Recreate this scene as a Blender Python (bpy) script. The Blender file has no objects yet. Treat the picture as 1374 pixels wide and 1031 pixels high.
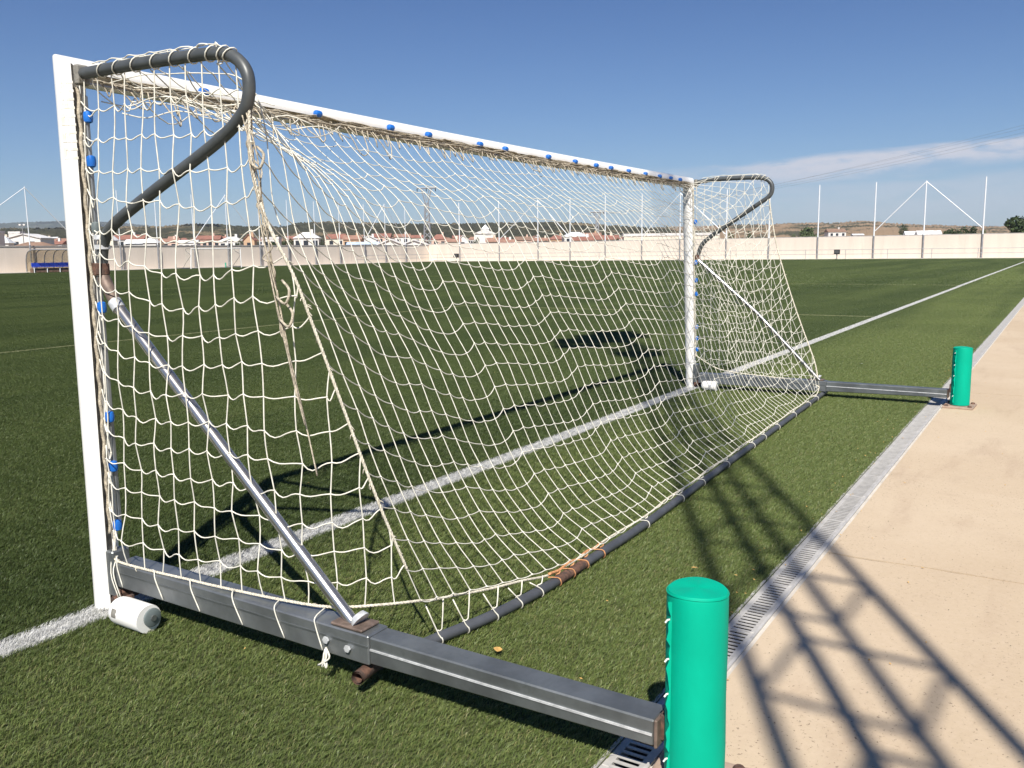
import bpy, math, random
import numpy as np
from mathutils import Vector, Matrix

random.seed(11)
rng = np.random.default_rng(5)
S = bpy.context.scene
COL = S.collection
PI = math.pi
R = math.radians

# ------------------------------------------------------------------ camera
FOC = 1177.6            # focal length in pixels of a 1374 px wide picture
CAM = Vector((-1.940, -3.090, 1.351))
cr = Vector((0.53354, -0.84567, -0.01301))
cu = Vector((0.13356, 0.06905, 0.98863))
cf = Vector((0.83516, 0.52922, -0.14979))
cd = bpy.data.cameras.new('camera')
cam = bpy.data.objects.new('camera', cd)
COL.objects.link(cam)
m = Matrix(((cr.x, cu.x, -cf.x), (cr.y, cu.y, -cf.y), (cr.z, cu.z, -cf.z)))
cam.matrix_world = Matrix.Translation(CAM) @ m.to_quaternion().to_matrix().to_4x4()
cd.sensor_width = 36
cd.lens = FOC / 1374 * 36
cd.clip_start = 0.05
cd.clip_end = 30000
S.camera = cam

# ------------------------------------------------------------------ light
SUN_AZ, SUN_EL = R(28.5), R(47.0)        # shadows fall along SUN_AZ
w = bpy.data.worlds.new('World')
S.world = w
w.use_nodes = True
nt = w.node_tree
nt.nodes.clear()


class NT:
    def __init__(self, tree):
        self.t = tree

    def n(self, kind, props=None, **ins):
        nd = self.t.nodes.new(kind)
        for k, v in (props or {}).items():
            setattr(nd, k, v)
        for k, v in ins.items():
            key = k
            if k.startswith('i') and k[1:].isdigit():
                key = int(k[1:])
            self.set(nd, key, v)
        return nd

    def set(self, nd, key, v):
        s = nd.inputs[key]
        if isinstance(v, bpy.types.NodeSocket):
            self.t.links.new(v, s)
        elif isinstance(v, bpy.types.Node):
            self.t.links.new(v.outputs[0], s)
        else:
            s.default_value = v

    def math(self, op, a, b=0.0, c=0.0, clamp=False):
        nd = self.n('ShaderNodeMath', {'operation': op, 'use_clamp': clamp}, i0=a, i1=b)
        if op in ('MULTIPLY_ADD', 'SMOOTH_MIN', 'COMPARE'):
            self.set(nd, 2, c)
        return nd.outputs[0]

    def mrange(self, v, a, b, c=0.0, d=1.0, smooth=True):
        nd = self.n('ShaderNodeMapRange', {'interpolation_type': 'SMOOTHSTEP' if smooth else 'LINEAR'})
        for i, x in enumerate((v, a, b, c, d)):
            self.set(nd, i, x)
        return nd.outputs[0]

    def mix(self, f, a, b, blend='MIX'):
        nd = self.n('ShaderNodeMix', {'data_type': 'RGBA', 'blend_type': blend})
        self.set(nd, 0, f)
        self.set(nd, 6, a)
        self.set(nd, 7, b)
        return nd.outputs[2]

    def noise(self, vec, scale, detail=3.0, rough=0.55, dist=0.0):
        nd = self.n('ShaderNodeTexNoise', {}, Scale=scale, Detail=detail, Roughness=rough, Distortion=dist)
        if vec is not None:
            self.set(nd, 'Vector', vec)
        return nd.outputs[0]


W = NT(nt)
sky = W.n('ShaderNodeTexSky', {'sky_type': 'NISHITA', 'sun_disc': False, 'sun_elevation': SUN_EL,
                               'sun_rotation': R(90) - (SUN_AZ + PI), 'altitude': 400.0,
                               'air_density': 1.0, 'dust_density': 0.6, 'ozone_density': 2.5})
geo = W.n('ShaderNodeTexCoord')
sep = W.n('ShaderNodeSeparateXYZ', i0=geo.outputs['Generated'])
az = W.math('ARCTAN2', sep.outputs[1], sep.outputs[0])
el = W.math('ARCSINE', sep.outputs[2])
azd = W.math('MULTIPLY', az, 180 / PI)
eld = W.math('MULTIPLY', el, 180 / PI)
cv = W.n('ShaderNodeCombineXYZ', i0=W.math('MULTIPLY', azd, 0.10), i1=W.math('MULTIPLY', eld, 0.62), i2=3.1)
n1 = W.noise(cv.outputs[0], 1.0, 5.0, 0.6, 0.3)
cv2 = W.n('ShaderNodeCombineXYZ', i0=W.math('MULTIPLY', azd, 0.35), i1=W.math('MULTIPLY', eld, 1.3), i2=9.7)
n2 = W.noise(cv2.outputs[0], 1.0, 6.0, 0.62, 0.2)
# one long cirrus streak low in the sky on the right, a fainter sheet under it
ctr = W.math('MULTIPLY_ADD', azd, -0.045, 5.45)
dv = W.math('SUBTRACT', W.math('ADD', eld, W.math('MULTIPLY', W.math('SUBTRACT', n1, 0.5), 1.2)), ctr)
up = W.mrange(dv, 0.25, 0.62, 1.0, 0.0)
lo = W.mrange(dv, -1.25, -0.1, 0.0, 1.0)
st = W.math('MULTIPLY', up, lo)
st = W.math('MULTIPLY', st, W.mrange(azd, 27.0, 13.0, 0.0, 1.0))
st = W.math('MULTIPLY', st, W.mrange(n2, 0.32, 0.58, 0.22, 1.0))
sh = W.math('MULTIPLY', W.mrange(eld, 1.0, 2.5, 0.35, 1.0), W.mrange(W.math('ADD', eld, W.math('MULTIPLY', n1, 1.6)), 4.4, 5.0, 1.0, 0.0))
sh = W.math('MULTIPLY', sh, W.mrange(azd, 30.0, 8.0, 0.0, 0.42))
sh = W.math('MULTIPLY', sh, W.mrange(n2, 0.3, 0.6, 0.55, 1.0))
cm = W.math('MAXIMUM', W.math('MULTIPLY', st, 0.97), sh)
hsv = W.n('ShaderNodeHueSaturation', {}, Hue=0.5, Saturation=1.0, Value=1.0, Color=W.mix(1.0, sky.outputs[0], W.mix(W.mrange(eld, 0.5, 24.0, smooth=False), (0.80, 1.02, 1.28, 1), (0.30, 0.60, 1.08, 1)), 'MULTIPLY'))
cl = W.mix(cm, hsv.outputs[0], (9.2, 9.4, 10.6, 1))
bg = W.n('ShaderNodeBackground', {}, Color=cl, Strength=0.05)
out = W.n('ShaderNodeOutputWorld', {}, Surface=bg.outputs[0])

sl = bpy.data.lights.new('sun', 'SUN')
sl.energy = 5.0
sl.angle = R(0.53)
sl.color = (1.0, 0.945, 0.86)
sun = bpy.data.objects.new('sun', sl)
COL.objects.link(sun)
sd = Vector((math.cos(SUN_AZ) * math.cos(SUN_EL), math.sin(SUN_AZ) * math.cos(SUN_EL), -math.sin(SUN_EL)))
sun.rotation_euler = sd.to_track_quat('-Z', 'Y').to_euler()
sun.location = (-20, -20, 40)
S.view_settings.view_transform = 'Standard'
S.view_settings.look = 'None'
S.view_settings.gamma = 1.0
S.view_settings.exposure = 0.52
S.render.engine = 'CYCLES'
S.cycles.max_bounces = 6
S.cycles.transparent_max_bounces = 8
S.cycles.use_denoising = True
S.cycles.denoiser = 'OPENIMAGEDENOISE'
S.cycles.denoising_input_passes = 'RGB_ALBEDO_NORMAL'
S.cycles.denoising_prefilter = 'ACCURATE'


# ------------------------------------------------------------------ helpers
def proj_dir(u, v):
    """unit-forward ray of a picture point (1374 x 1031)"""
    return cf + cr * ((u - 687) / FOC) - cu * ((v - 515.5) / FOC)


def at(u, v, depth):
    return CAM + proj_dir(u, v) * depth


def ground_at(u, depth):
    """ground point under picture column u at the given forward depth"""
    d = cf.copy()
    d.z = 0
    p = CAM + (cf + cr * ((u - 687) / FOC)) * depth
    return Vector((p.x, p.y, 0))


def tag(o, label=None, cat=None, group=None, kind=None):
    if label:
        o['label'] = label
    if cat:
        o['category'] = cat
    if group:
        o['group'] = group
    if kind:
        o['kind'] = kind
    return o


def empty(name, loc=(0, 0, 0), rz=0.0):
    o = bpy.data.objects.new(name, None)
    o.empty_display_size = 0.2
    COL.objects.link(o)
    o.location = loc
    o.rotation_euler = (0, 0, rz)
    return o


class MB:
    """collects geometry and links it as one mesh object"""

    def __init__(self):
        self.v = []
        self.f = []
        self.n = 0

    def add(self, verts, faces):
        verts = np.asarray(verts, float).reshape(-1, 3)
        self.v.append(verts)
        n = self.n
        self.f.extend([tuple(i + n for i in f) for f in faces])
        self.n += len(verts)
        return self

    def quad(self, a, b, c, d):
        return self.add([a, b, c, d], [(0, 1, 2, 3)])

    def box(self, lo, hi, rot=None, at=None):
        x0, y0, z0 = lo
        x1, y1, z1 = hi
        V = np.array([(x0, y0, z0), (x1, y0, z0), (x1, y1, z0), (x0, y1, z0),
                      (x0, y0, z1), (x1, y0, z1), (x1, y1, z1), (x0, y1, z1)], float)
        if rot is not None:
            V = V @ np.array(rot.to_3x3()).T
        if at is not None:
            V = V + np.array(at)
        return self.add(V, [(0, 3, 2, 1), (4, 5, 6, 7), (0, 1, 5, 4), (1, 2, 6, 5), (2, 3, 7, 6), (3, 0, 4, 7)])

    def bevel_box(self, lo, hi, b):
        """box whose edges are chamfered by b"""
        lo = np.array(lo, float)
        hi = np.array(hi, float)
        V = []
        idx = {}
        for sx in (0, 1):
            for sy in (0, 1):
                for sz in (0, 1):
                    c = np.array([hi[0] if sx else lo[0], hi[1] if sy else lo[1], hi[2] if sz else lo[2]])
                    s = np.array([-1 if sx else 1, -1 if sy else 1, -1 if sz else 1])
                    for k in range(3):
                        p = c + s * b
                        p[k] = c[k]
                        idx[(sx, sy, sz, k)] = len(V)
                        V.append(p)
        F = []
        g = lambda *a: idx[a]
        for k in range(3):
            o = [i for i in range(3) if i != k]
            for sk in (0, 1):
                q = []
                for (p, r) in ((0, 0), (1, 0), (1, 1), (0, 1)):
                    s = [0, 0, 0]
                    s[k] = sk
                    s[o[0]] = p
                    s[o[1]] = r
                    q.append(g(*s, k))
                F.append(tuple(q if (sk == (0 if k == 1 else 1)) else q[::-1]))
            for p in (0, 1):
                for r in (0, 1):
                    s0 = [0, 0, 0]
                    s0[o[0]] = p
                    s0[o[1]] = r
                    s1 = list(s0)
                    s0[k] = 0
                    s1[k] = 1
                    F.append((g(*s0, o[0]), g(*s1, o[0]), g(*s1, o[1]), g(*s0, o[1])))
        for sx in (0, 1):
            for sy in (0, 1):
                for sz in (0, 1):
                    F.append((g(sx, sy, sz, 0), g(sx, sy, sz, 1), g(sx, sy, sz, 2)))
        return self.add(V, F)

    def tube(self, pts, r, sides=6, caps=True, closed=False):
        P = np.asarray(pts, float)
        n = len(P)
        if n < 2:
            return self
        T = np.zeros_like(P)
        T[1:-1] = P[2:] - P[:-2]
        T[0] = P[1] - P[0]
        T[-1] = P[-1] - P[-2]
        if closed:
            T[0] = P[1] - P[-1]
            T[-1] = P[0] - P[-2]
        T /= (np.linalg.norm(T, axis=1, keepdims=True) + 1e-12)
        up = np.array([0, 0, 1.0]) if abs(T[0][2]) < 0.9 else np.array([1.0, 0, 0])
        N = np.zeros_like(P)
        a = np.cross(T[0], up)
        a /= np.linalg.norm(a)
        N[0] = a
        for i in range(1, n):
            b = N[i - 1] - T[i] * np.dot(N[i - 1], T[i])
            l = np.linalg.norm(b)
            N[i] = b / l if l > 1e-9 else N[i - 1]
        B = np.cross(T, N)
        rr = np.broadcast_to(np.asarray(r, float), (n,))
        ang = np.arange(sides) * 2 * PI / sides
        V = P[:, None, :] + rr[:, None, None] * (np.cos(ang)[None, :, None] * N[:, None, :] + np.sin(ang)[None, :, None] * B[:, None, :])
        F = []
        m_ = n if closed else n - 1
        for i in range(m_):
            j = (i + 1) % n
            for k in range(sides):
                k2 = (k + 1) % sides
                F.append((i * sides + k, j * sides + k, j * sides + k2, i * sides + k2))
        if caps and not closed:
            F.append(tuple(range(sides)))
            F.append(tuple(reversed([(n - 1) * sides + k for k in range(sides)])))
        return self.add(V.reshape(-1, 3), F)

    def lathe(self, prof, sides=24, base=(0, 0, 0), axis='z'):
        V = []
        for (r, z) in prof:
            for k in range(sides):
                a = 2 * PI * k / sides
                p = (r * math.cos(a), r * math.sin(a), z)
                if axis == 'y':
                    p = (p[0], p[2], p[1])
                elif axis == 'x':
                    p = (p[2], p[0], p[1])
                V.append((p[0] + base[0], p[1] + base[1], p[2] + base[2]))
        F = []
        for i in range(len(prof) - 1):
            for k in range(sides):
                k2 = (k + 1) % sides
                F.append((i * sides + k, i * sides + k2, (i + 1) * sides + k2, (i + 1) * sides + k))
        F.append(tuple(reversed(range(sides))))
        F.append(tuple((len(prof) - 1) * sides + k for k in range(sides)))
        return self.add(V, F)

    def build(self, name, mat, parent=None, smooth=True, angle=35, recalc=True):
        me = bpy.data.meshes.new(name)
        V = np.concatenate(self.v) if self.v else np.zeros((0, 3))
        me.from_pydata(V.tolist(), [], self.f)
        me.update()
        if recalc:
            import bmesh
            bm = bmesh.new()
            bm.from_mesh(me)
            bmesh.ops.recalc_face_normals(bm, faces=bm.faces)
            bm.to_mesh(me)
            bm.free()
        if smooth and len(me.polygons):
            me.polygons.foreach_set('use_smooth', [True] * len(me.polygons))
            me.set_sharp_from_angle(angle=R(angle))
        me.materials.append(mat)
        o = bpy.data.objects.new(name, me)
        COL.objects.link(o)
        if parent is not None:
            o.parent = parent
        return o


def link_copy(o, name=None, parent=None, loc=None, rz=None):
    c = o.copy()
    COL.objects.link(c)
    c.parent = parent
    if loc is not None:
        c.location = loc
    if rz is not None:
        c.rotation_euler = (0, 0, rz)
    return c


def copy_tree(o, parent=None, skip=()):
    c = o.copy()
    COL.objects.link(c)
    c.parent = parent
    for ch in list(o.children):
        if ch.name.split('.')[0] not in skip:
            copy_tree(ch, c, skip)
    return c


# ------------------------------------------------------------------ materials
def mat(name, color, rough=0.6, metal=0.0, var=0.12, scale=8.0, bump=0.0, bscale=60.0, spec=0.5, color2=None, c2=(0.55, 0.7), stretch=(1, 1, 1)):
    m = bpy.data.materials.new(name)
    m.use_nodes = True
    t = NT(m.node_tree)
    m.node_tree.nodes.clear()
    tc = t.n('ShaderNodeTexCoord')
    mp = t.n('ShaderNodeMapping', {}, Vector=tc.outputs['Object'])
    mp.inputs['Scale'].default_value = stretch
    n = t.noise(mp.outputs[0], scale, 4.0, 0.6)
    base = tuple(color) + (1,)
    dark = tuple(c * (1 - var) for c in color) + (1,)
    lite = tuple(min(1, c * (1 + var)) for c in color) + (1,)
    col = t.mix(t.mrange(n, 0.3, 0.7), dark, lite)
    if color2:
        n3 = t.noise(mp.outputs[0], scale * 0.6 + 1.3, 6.0, 0.65, 0.4)
        col = t.mix(t.mrange(n3, c2[0], c2[1]), col, tuple(color2) + (1,))
    b = t.n('ShaderNodeBsdfPrincipled', {}, Metallic=metal, Roughness=rough)
    t.set(b, 'Base Color', col)
    b.inputs['Specular IOR Level'].default_value = spec
    if bump:
        n4 = t.noise(mp.outputs[0], bscale, 4.0, 0.6)
        bm = t.n('ShaderNodeBump', {}, Strength=bump, Distance=0.01, Height=n4)
        t.set(b, 'Normal', bm.outputs[0])
    t.n('ShaderNodeOutputMaterial', {}, Surface=b.outputs[0])
    return m


M = {}
M['white_paint'] = mat('white_powder_paint', (0.82, 0.81, 0.77), 0.34, var=0.04, scale=14, color2=(0.60, 0.55, 0.45), c2=(0.68, 0.80), stretch=(1, 1, 0.5))
M['tube_grey'] = mat('dark_grey_tube', (0.078, 0.085, 0.086), 0.42, 0.15, var=0.15, scale=14, color2=(0.13, 0.12, 0.10), c2=(0.6, 0.8))
M['bar_grey'] = mat('rear_bar_grey', (0.075, 0.08, 0.09), 0.5, 0.1, var=0.15, scale=10, color2=(0.13, 0.11, 0.09), c2=(0.62, 0.8))
M['steel'] = mat('galvanised_steel_tube', (0.52, 0.50, 0.47), 0.27, 0.9, var=0.08, scale=20, stretch=(1, 1, 0.3))
M['alu'] = mat('dull_aluminium', (0.275, 0.29, 0.295), 0.45, 0.75, var=0.18, scale=6, color2=(0.20, 0.22, 0.215), c2=(0.5, 0.75), bump=0.05, bscale=80)
M['alu2'] = mat('darker_aluminium', (0.225, 0.24, 0.24), 0.45, 0.75, var=0.2, scale=7, color2=(0.16, 0.18, 0.175), c2=(0.5, 0.75), bump=0.05, bscale=80)
M['alu_bright'] = mat('scratched_bright_aluminium', (0.66, 0.67, 0.67), 0.45, 0.4, var=0.2, scale=25)
M['rust'] = mat('rusty_iron', (0.125, 0.066, 0.045), 0.85, var=0.45, scale=35, bump=0.4, color2=(0.07, 0.045, 0.035), c2=(0.5, 0.6))
M['sleeve'] = mat('brown_grey_sleeve', (0.17, 0.125, 0.10), 0.6, 0.3, var=0.3, scale=30)
M['groove'] = mat('dirt_shade_groove', (0.20, 0.19, 0.165), 0.7, 0.0, var=0.4, scale=30, color2=(0.08, 0.07, 0.05))  # dark colour holds both dirt and the shade of the recess
M['net'] = mat('cream_net_twine', (0.72, 0.695, 0.60), 0.8, var=0.14, scale=25, spec=0.2)
M['rope'] = mat('cream_rope', (0.70, 0.65, 0.53), 0.9, var=0.22, scale=90, spec=0.15, bump=0.6, bscale=350, color2=(0.40, 0.34, 0.25), c2=(0.62, 0.8))
M['rope_old'] = mat('weathered_rope', (0.50, 0.44, 0.34), 0.95, var=0.35, scale=60, spec=0.1, bump=0.6, bscale=300)
M['rope_rust'] = mat('rust_stained_rope', (0.50, 0.25, 0.12), 0.95, var=0.3, scale=60, spec=0.1)
M['clip'] = mat('blue_plastic', (0.012, 0.14, 0.52), 0.4, var=0.15, scale=20)
M['clip_grey'] = mat('grey_plastic', (0.14, 0.17, 0.17), 0.5, var=0.1, scale=20)
M['roller'] = mat('white_plastic_roller', (0.80, 0.79, 0.75), 0.5, var=0.04, scale=12, color2=(0.55, 0.52, 0.46), c2=(0.68, 0.85))
M['dark_rubber'] = mat('dark_wheel', (0.07, 0.07, 0.07), 0.6, var=0.2)
M['sticker'] = mat('worn_beige_print', (0.74, 0.70, 0.59), 0.7, var=0.08, scale=60, color2=(0.82, 0.80, 0.76), c2=(0.5, 0.56))
M['green_pvc'] = mat('green_pvc_padding', (0.0, 0.37, 0.235), 0.6, spec=0.12, var=0.07, scale=5, bump=0.25, bscale=7, color2=(0.01, 0.34, 0.22), c2=(0.6, 0.75), stretch=(1, 1, 0.6))
M['plate'] = mat('brown_plate', (0.34, 0.25, 0.19), 0.7, var=0.2, scale=15, color2=(0.22, 0.16, 0.12))
M['tie'] = mat('white_cable_tie', (0.75, 0.75, 0.72), 0.5, var=0.05)
M['wall_cream'] = mat('cream_rendered_wall', (0.69, 0.60, 0.51), 0.9, var=0.06, scale=0.35, color2=(0.56, 0.47, 0.38), c2=(0.55, 0.85), bump=0.05, bscale=3, stretch=(2.2, 1, 0.25))
M['coping'] = mat('grey_coping', (0.36, 0.34, 0.32), 0.85, var=0.15, scale=1.5)
M['pole_grey'] = mat('weathered_pole', (0.25, 0.25, 0.26), 0.6, 0.2, var=0.2, scale=2)
M['pole_white'] = mat('white_painted_pole', (0.74, 0.76, 0.78), 0.45, var=0.05, scale=2)
M['rail'] = mat('galvanised_rail', (0.40, 0.40, 0.41), 0.5, 0.3, var=0.1, scale=2)
M['black'] = mat('black_box', (0.015, 0.015, 0.016), 0.6)
M['bench_blue'] = mat('blue_plastic_seat', (0.02, 0.06, 0.42), 0.45, var=0.1)
M['canopy'] = mat('translucent_tan_canopy', (0.62, 0.55, 0.40), 0.35, var=0.08, scale=1.0)
M['brick_low'] = mat('brown_brick_plinth', (0.16, 0.10, 0.07), 0.9, var=0.3, scale=6)
M['leaf_dry'] = mat('dry_leaf', (0.55, 0.33, 0.10), 0.8, var=0.2, scale=50)
M['mast'] = mat('galvanised_mast', (0.42, 0.43, 0.44), 0.5, 0.5, var=0.1, scale=3)
M['glass'] = mat('dark_window_glass', (0.03, 0.035, 0.045), 0.12, var=0.1)
M['lamp_glass'] = mat('lamp_glass', (0.5, 0.5, 0.5), 0.1, var=0.05)
M['trunk'] = mat('tree_bark', (0.10, 0.07, 0.05), 0.9, var=0.3, scale=3)
for k, c in dict(white=(0.66, 0.64, 0.61), cream=(0.66, 0.60, 0.50), ochre=(0.50, 0.34, 0.22), pink=(0.60, 0.43, 0.35), grey=(0.48, 0.47, 0.45)).items():
    M['w_' + k] = mat('house_wall_' + k, c, 0.9, var=0.06, scale=0.6)
for k, c in dict(red=(0.25, 0.115, 0.085), orange=(0.29, 0.165, 0.12), brown=(0.22, 0.14, 0.10), white=(0.62, 0.61, 0.60), blue=(0.45, 0.55, 0.66), pale=(0.62, 0.64, 0.66)).items():
    M['r_' + k] = mat('roof_' + k, c, 0.85, var=0.18, scale=1.2)


def canopy_mat():
    m = bpy.data.materials.new('clear_tan_sheet')
    m.use_nodes = True
    t = NT(m.node_tree)
    m.node_tree.nodes.clear()
    b = t.n('ShaderNodeBsdfPrincipled', {}, Roughness=0.35)
    b.inputs['Base Color'].default_value = (0.62, 0.52, 0.36, 1)
    tr = t.n('ShaderNodeBsdfTransparent')
    tr.inputs[0].default_value = (0.97, 0.93, 0.85, 1)
    mx = t.n('ShaderNodeMixShader', {}, i0=0.72, i1=b.outputs[0], i2=tr.outputs[0])
    t.n('ShaderNodeOutputMaterial', {}, Surface=mx.outputs[0])
    return m


M['canopy'] = canopy_mat()


def leaf_mat(name, c1, c2):
    m = bpy.data.materials.new(name)
    m.use_nodes = True
    t = NT(m.node_tree)
    m.node_tree.nodes.clear()
    g = t.n('ShaderNodeNewGeometry')
    col = t.mix(g.outputs['Random Per Island'], tuple(c1) + (1,), tuple(c2) + (1,))
    b = t.n('ShaderNodeBsdfPrincipled', {}, Roughness=0.6)
    t.set(b, 'Base Color', col)
    b.inputs['Specular IOR Level'].default_value = 0.25
    t.n('ShaderNodeOutputMaterial', {}, Surface=b.outputs[0])
    return m


M['leaf_dark'] = leaf_mat('dark_foliage', (0.022, 0.040, 0.016), (0.055, 0.080, 0.028))
M['leaf_olive'] = leaf_mat('olive_foliage', (0.05, 0.075, 0.03), (0.11, 0.14, 0.055))


# turf: one colour recipe shared by the sheet and by the blades standing in it
def turf_nodes(t, blade):
    g = t.n('ShaderNodeNewGeometry')
    pos = g.outputs['Position']
    sp = t.n('ShaderNodeSeparateXYZ', i0=pos)
    x, y = sp.outputs[0], sp.outputs[1]
    flat = t.n('ShaderNodeCombineXYZ', i0=t.math('MULTIPLY', x, 0.035), i1=t.math('MULTIPLY', y, 0.42), i2=0.0)
    band = t.noise(flat.outputs[0], 1.0, 3.0, 0.6, 0.3)
    pxy = t.n('ShaderNodeCombineXYZ', i0=x, i1=y, i2=0.0)
    blot = t.noise(pxy.outputs[0], 0.55, 4.0, 0.6, 0.2)
    clump = t.noise(pxy.outputs[0], 9.0, 3.0, 0.6)
    fac = t.math('ADD', t.math('MULTIPLY', t.mrange(band, 0.38, 0.60), 0.6), t.math('MULTIPLY', t.mrange(blot, 0.3, 0.7), 0.35))
    fac = t.math('ADD', fac, t.math('MULTIPLY', clump, 0.15))
    if blade:
        rnd = g.outputs['Random Per Island']
        dark = t.mix(rnd, (0.043, 0.069, 0.021, 1), (0.073, 0.103, 0.031, 1))
        lite = t.mix(rnd, (0.100, 0.146, 0.041, 1), (0.188, 0.226, 0.072, 1))
        yel = t.mix(t.mrange(rnd, 0.93, 0.94), lite, (0.24, 0.23, 0.10, 1))
        lite = yel
    else:
        fine = t.noise(pxy.outputs[0], 55.0, 3.0, 0.7)
        ff = t.mrange(fine, 0.3, 0.7, 0.0, 1.0)
        dark = t.mix(ff, (0.040, 0.050, 0.022, 1), (0.056, 0.068, 0.030, 1))
        lite = t.mix(ff, (0.074, 0.086, 0.040, 1), (0.094, 0.106, 0.050, 1))
    # pile behind the goal line is mixed lighter than on the pitch
    behind_line = t.mrange(t.math('ADD', y, t.math('MULTIPLY', blot, 0.6)), 0.75, -0.35, 0.0, 1.0)
    fac = t.math('ADD', t.math('MULTIPLY', fac, t.math('MULTIPLY_ADD', behind_line, 0.35, 0.55)), t.math('MULTIPLY', behind_line, 0.24), clamp=True)
    col = t.mix(fac, dark, lite)

    def band_mask(c, centre, half, soft):
        d = t.math('ABSOLUTE', t.math('SUBTRACT', c, centre))
        return t.mrange(d, half + soft, half - soft, 0.0, 1.0)

    wob = t.math('MULTIPLY_ADD', t.noise(pxy.outputs[0], 3.0, 2.0), 0.012, -0.006)
    yy = t.math('ADD', y, wob)
    wear = t.mrange(t.noise(pxy.outputs[0], 14.0, 3.0, 0.65), 0.25, 0.5, 0.72, 1.0)
    goal = t.math('MULTIPLY', band_mask(yy, -0.035, 0.066, 0.004), wear)
    col = t.mix(goal, col, (0.46, 0.46, 0.44, 1) if not blade else t.mix(g.outputs['Random Per Island'], (0.46, 0.46, 0.45, 1), (0.74, 0.74, 0.72, 1)))
    faint = (0.36, 0.36, 0.20, 1)
    inx = t.math('MULTIPLY', t.mrange(x, -9.6, -9.5), t.mrange(x, 16.1, 16.0))
    iny = t.math('MULTIPLY', t.mrange(y, 0.05, 0.1), t.mrange(y, 9.75, 9.7))
    a1 = t.math('MULTIPLY', band_mask(y, 9.72, 0.05, 0.005), inx)
    a2 = t.math('MULTIPLY', band_mask(x, 16.05, 0.05, 0.005), iny)
    iny2 = t.math('MULTIPLY', t.mrange(y, 0.05, 0.1), t.mrange(y, 30.1, 30.0))
    a3 = t.math('MULTIPLY', band_mask(x, 31.2, 0.07, 0.01), iny2)
    iny3 = t.math('MULTIPLY', t.mrange(y, 9.0, 9.1), t.mrange(y, 24.1, 24.0))
    a4 = t.math('MULTIPLY', band_mask(x, 84.5, 0.08, 0.01), iny3)
    lines = t.math('MAXIMUM', t.math('MAXIMUM', a1, a2), t.math('MAXIMUM', a3, a4))
    col = t.mix(t.math('MULTIPLY', lines, 0.75), col, faint)
    return g, pxy, col


def turf_sheet_mat():
    m = bpy.data.materials.new('turf_sheet')
    m.use_nodes = True
    t = NT(m.node_tree)
    m.node_tree.nodes.clear()
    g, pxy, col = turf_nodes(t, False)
    b = t.n('ShaderNodeBsdfPrincipled', {}, Roughness=0.95)
    b.inputs['Specular IOR Level'].default_value = 0.0
    t.set(b, 'Base Color', col)
    h = t.noise(pxy.outputs[0], 130.0, 3.0, 0.7)
    bm = t.n('ShaderNodeBump', {}, Strength=0.25, Distance=0.01, Height=h)
    t.set(b, 'Normal', bm.outputs[0])
    t.n('ShaderNodeOutputMaterial', {}, Surface=b.outputs[0])
    return m


def turf_blade_mat():
    m = bpy.data.materials.new('turf_blade')
    m.use_nodes = True
    t = NT(m.node_tree)
    m.node_tree.nodes.clear()
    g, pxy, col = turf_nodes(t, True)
    b = t.n('ShaderNodeBsdfPrincipled', {}, Roughness=0.45)
    b.inputs['Specular IOR Level'].default_value = 0.35
    t.set(b, 'Base Color', col)
    tr = t.n('ShaderNodeBsdfTranslucent', {}, Color=col)
    mx = t.n('ShaderNodeMixShader', {}, i0=0.18, i1=b.outputs[0], i2=tr.outputs[0])
    t.n('ShaderNodeOutputMaterial', {}, Surface=mx.outputs[0])
    return m


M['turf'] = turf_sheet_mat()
M['blade'] = turf_blade_mat()


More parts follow.
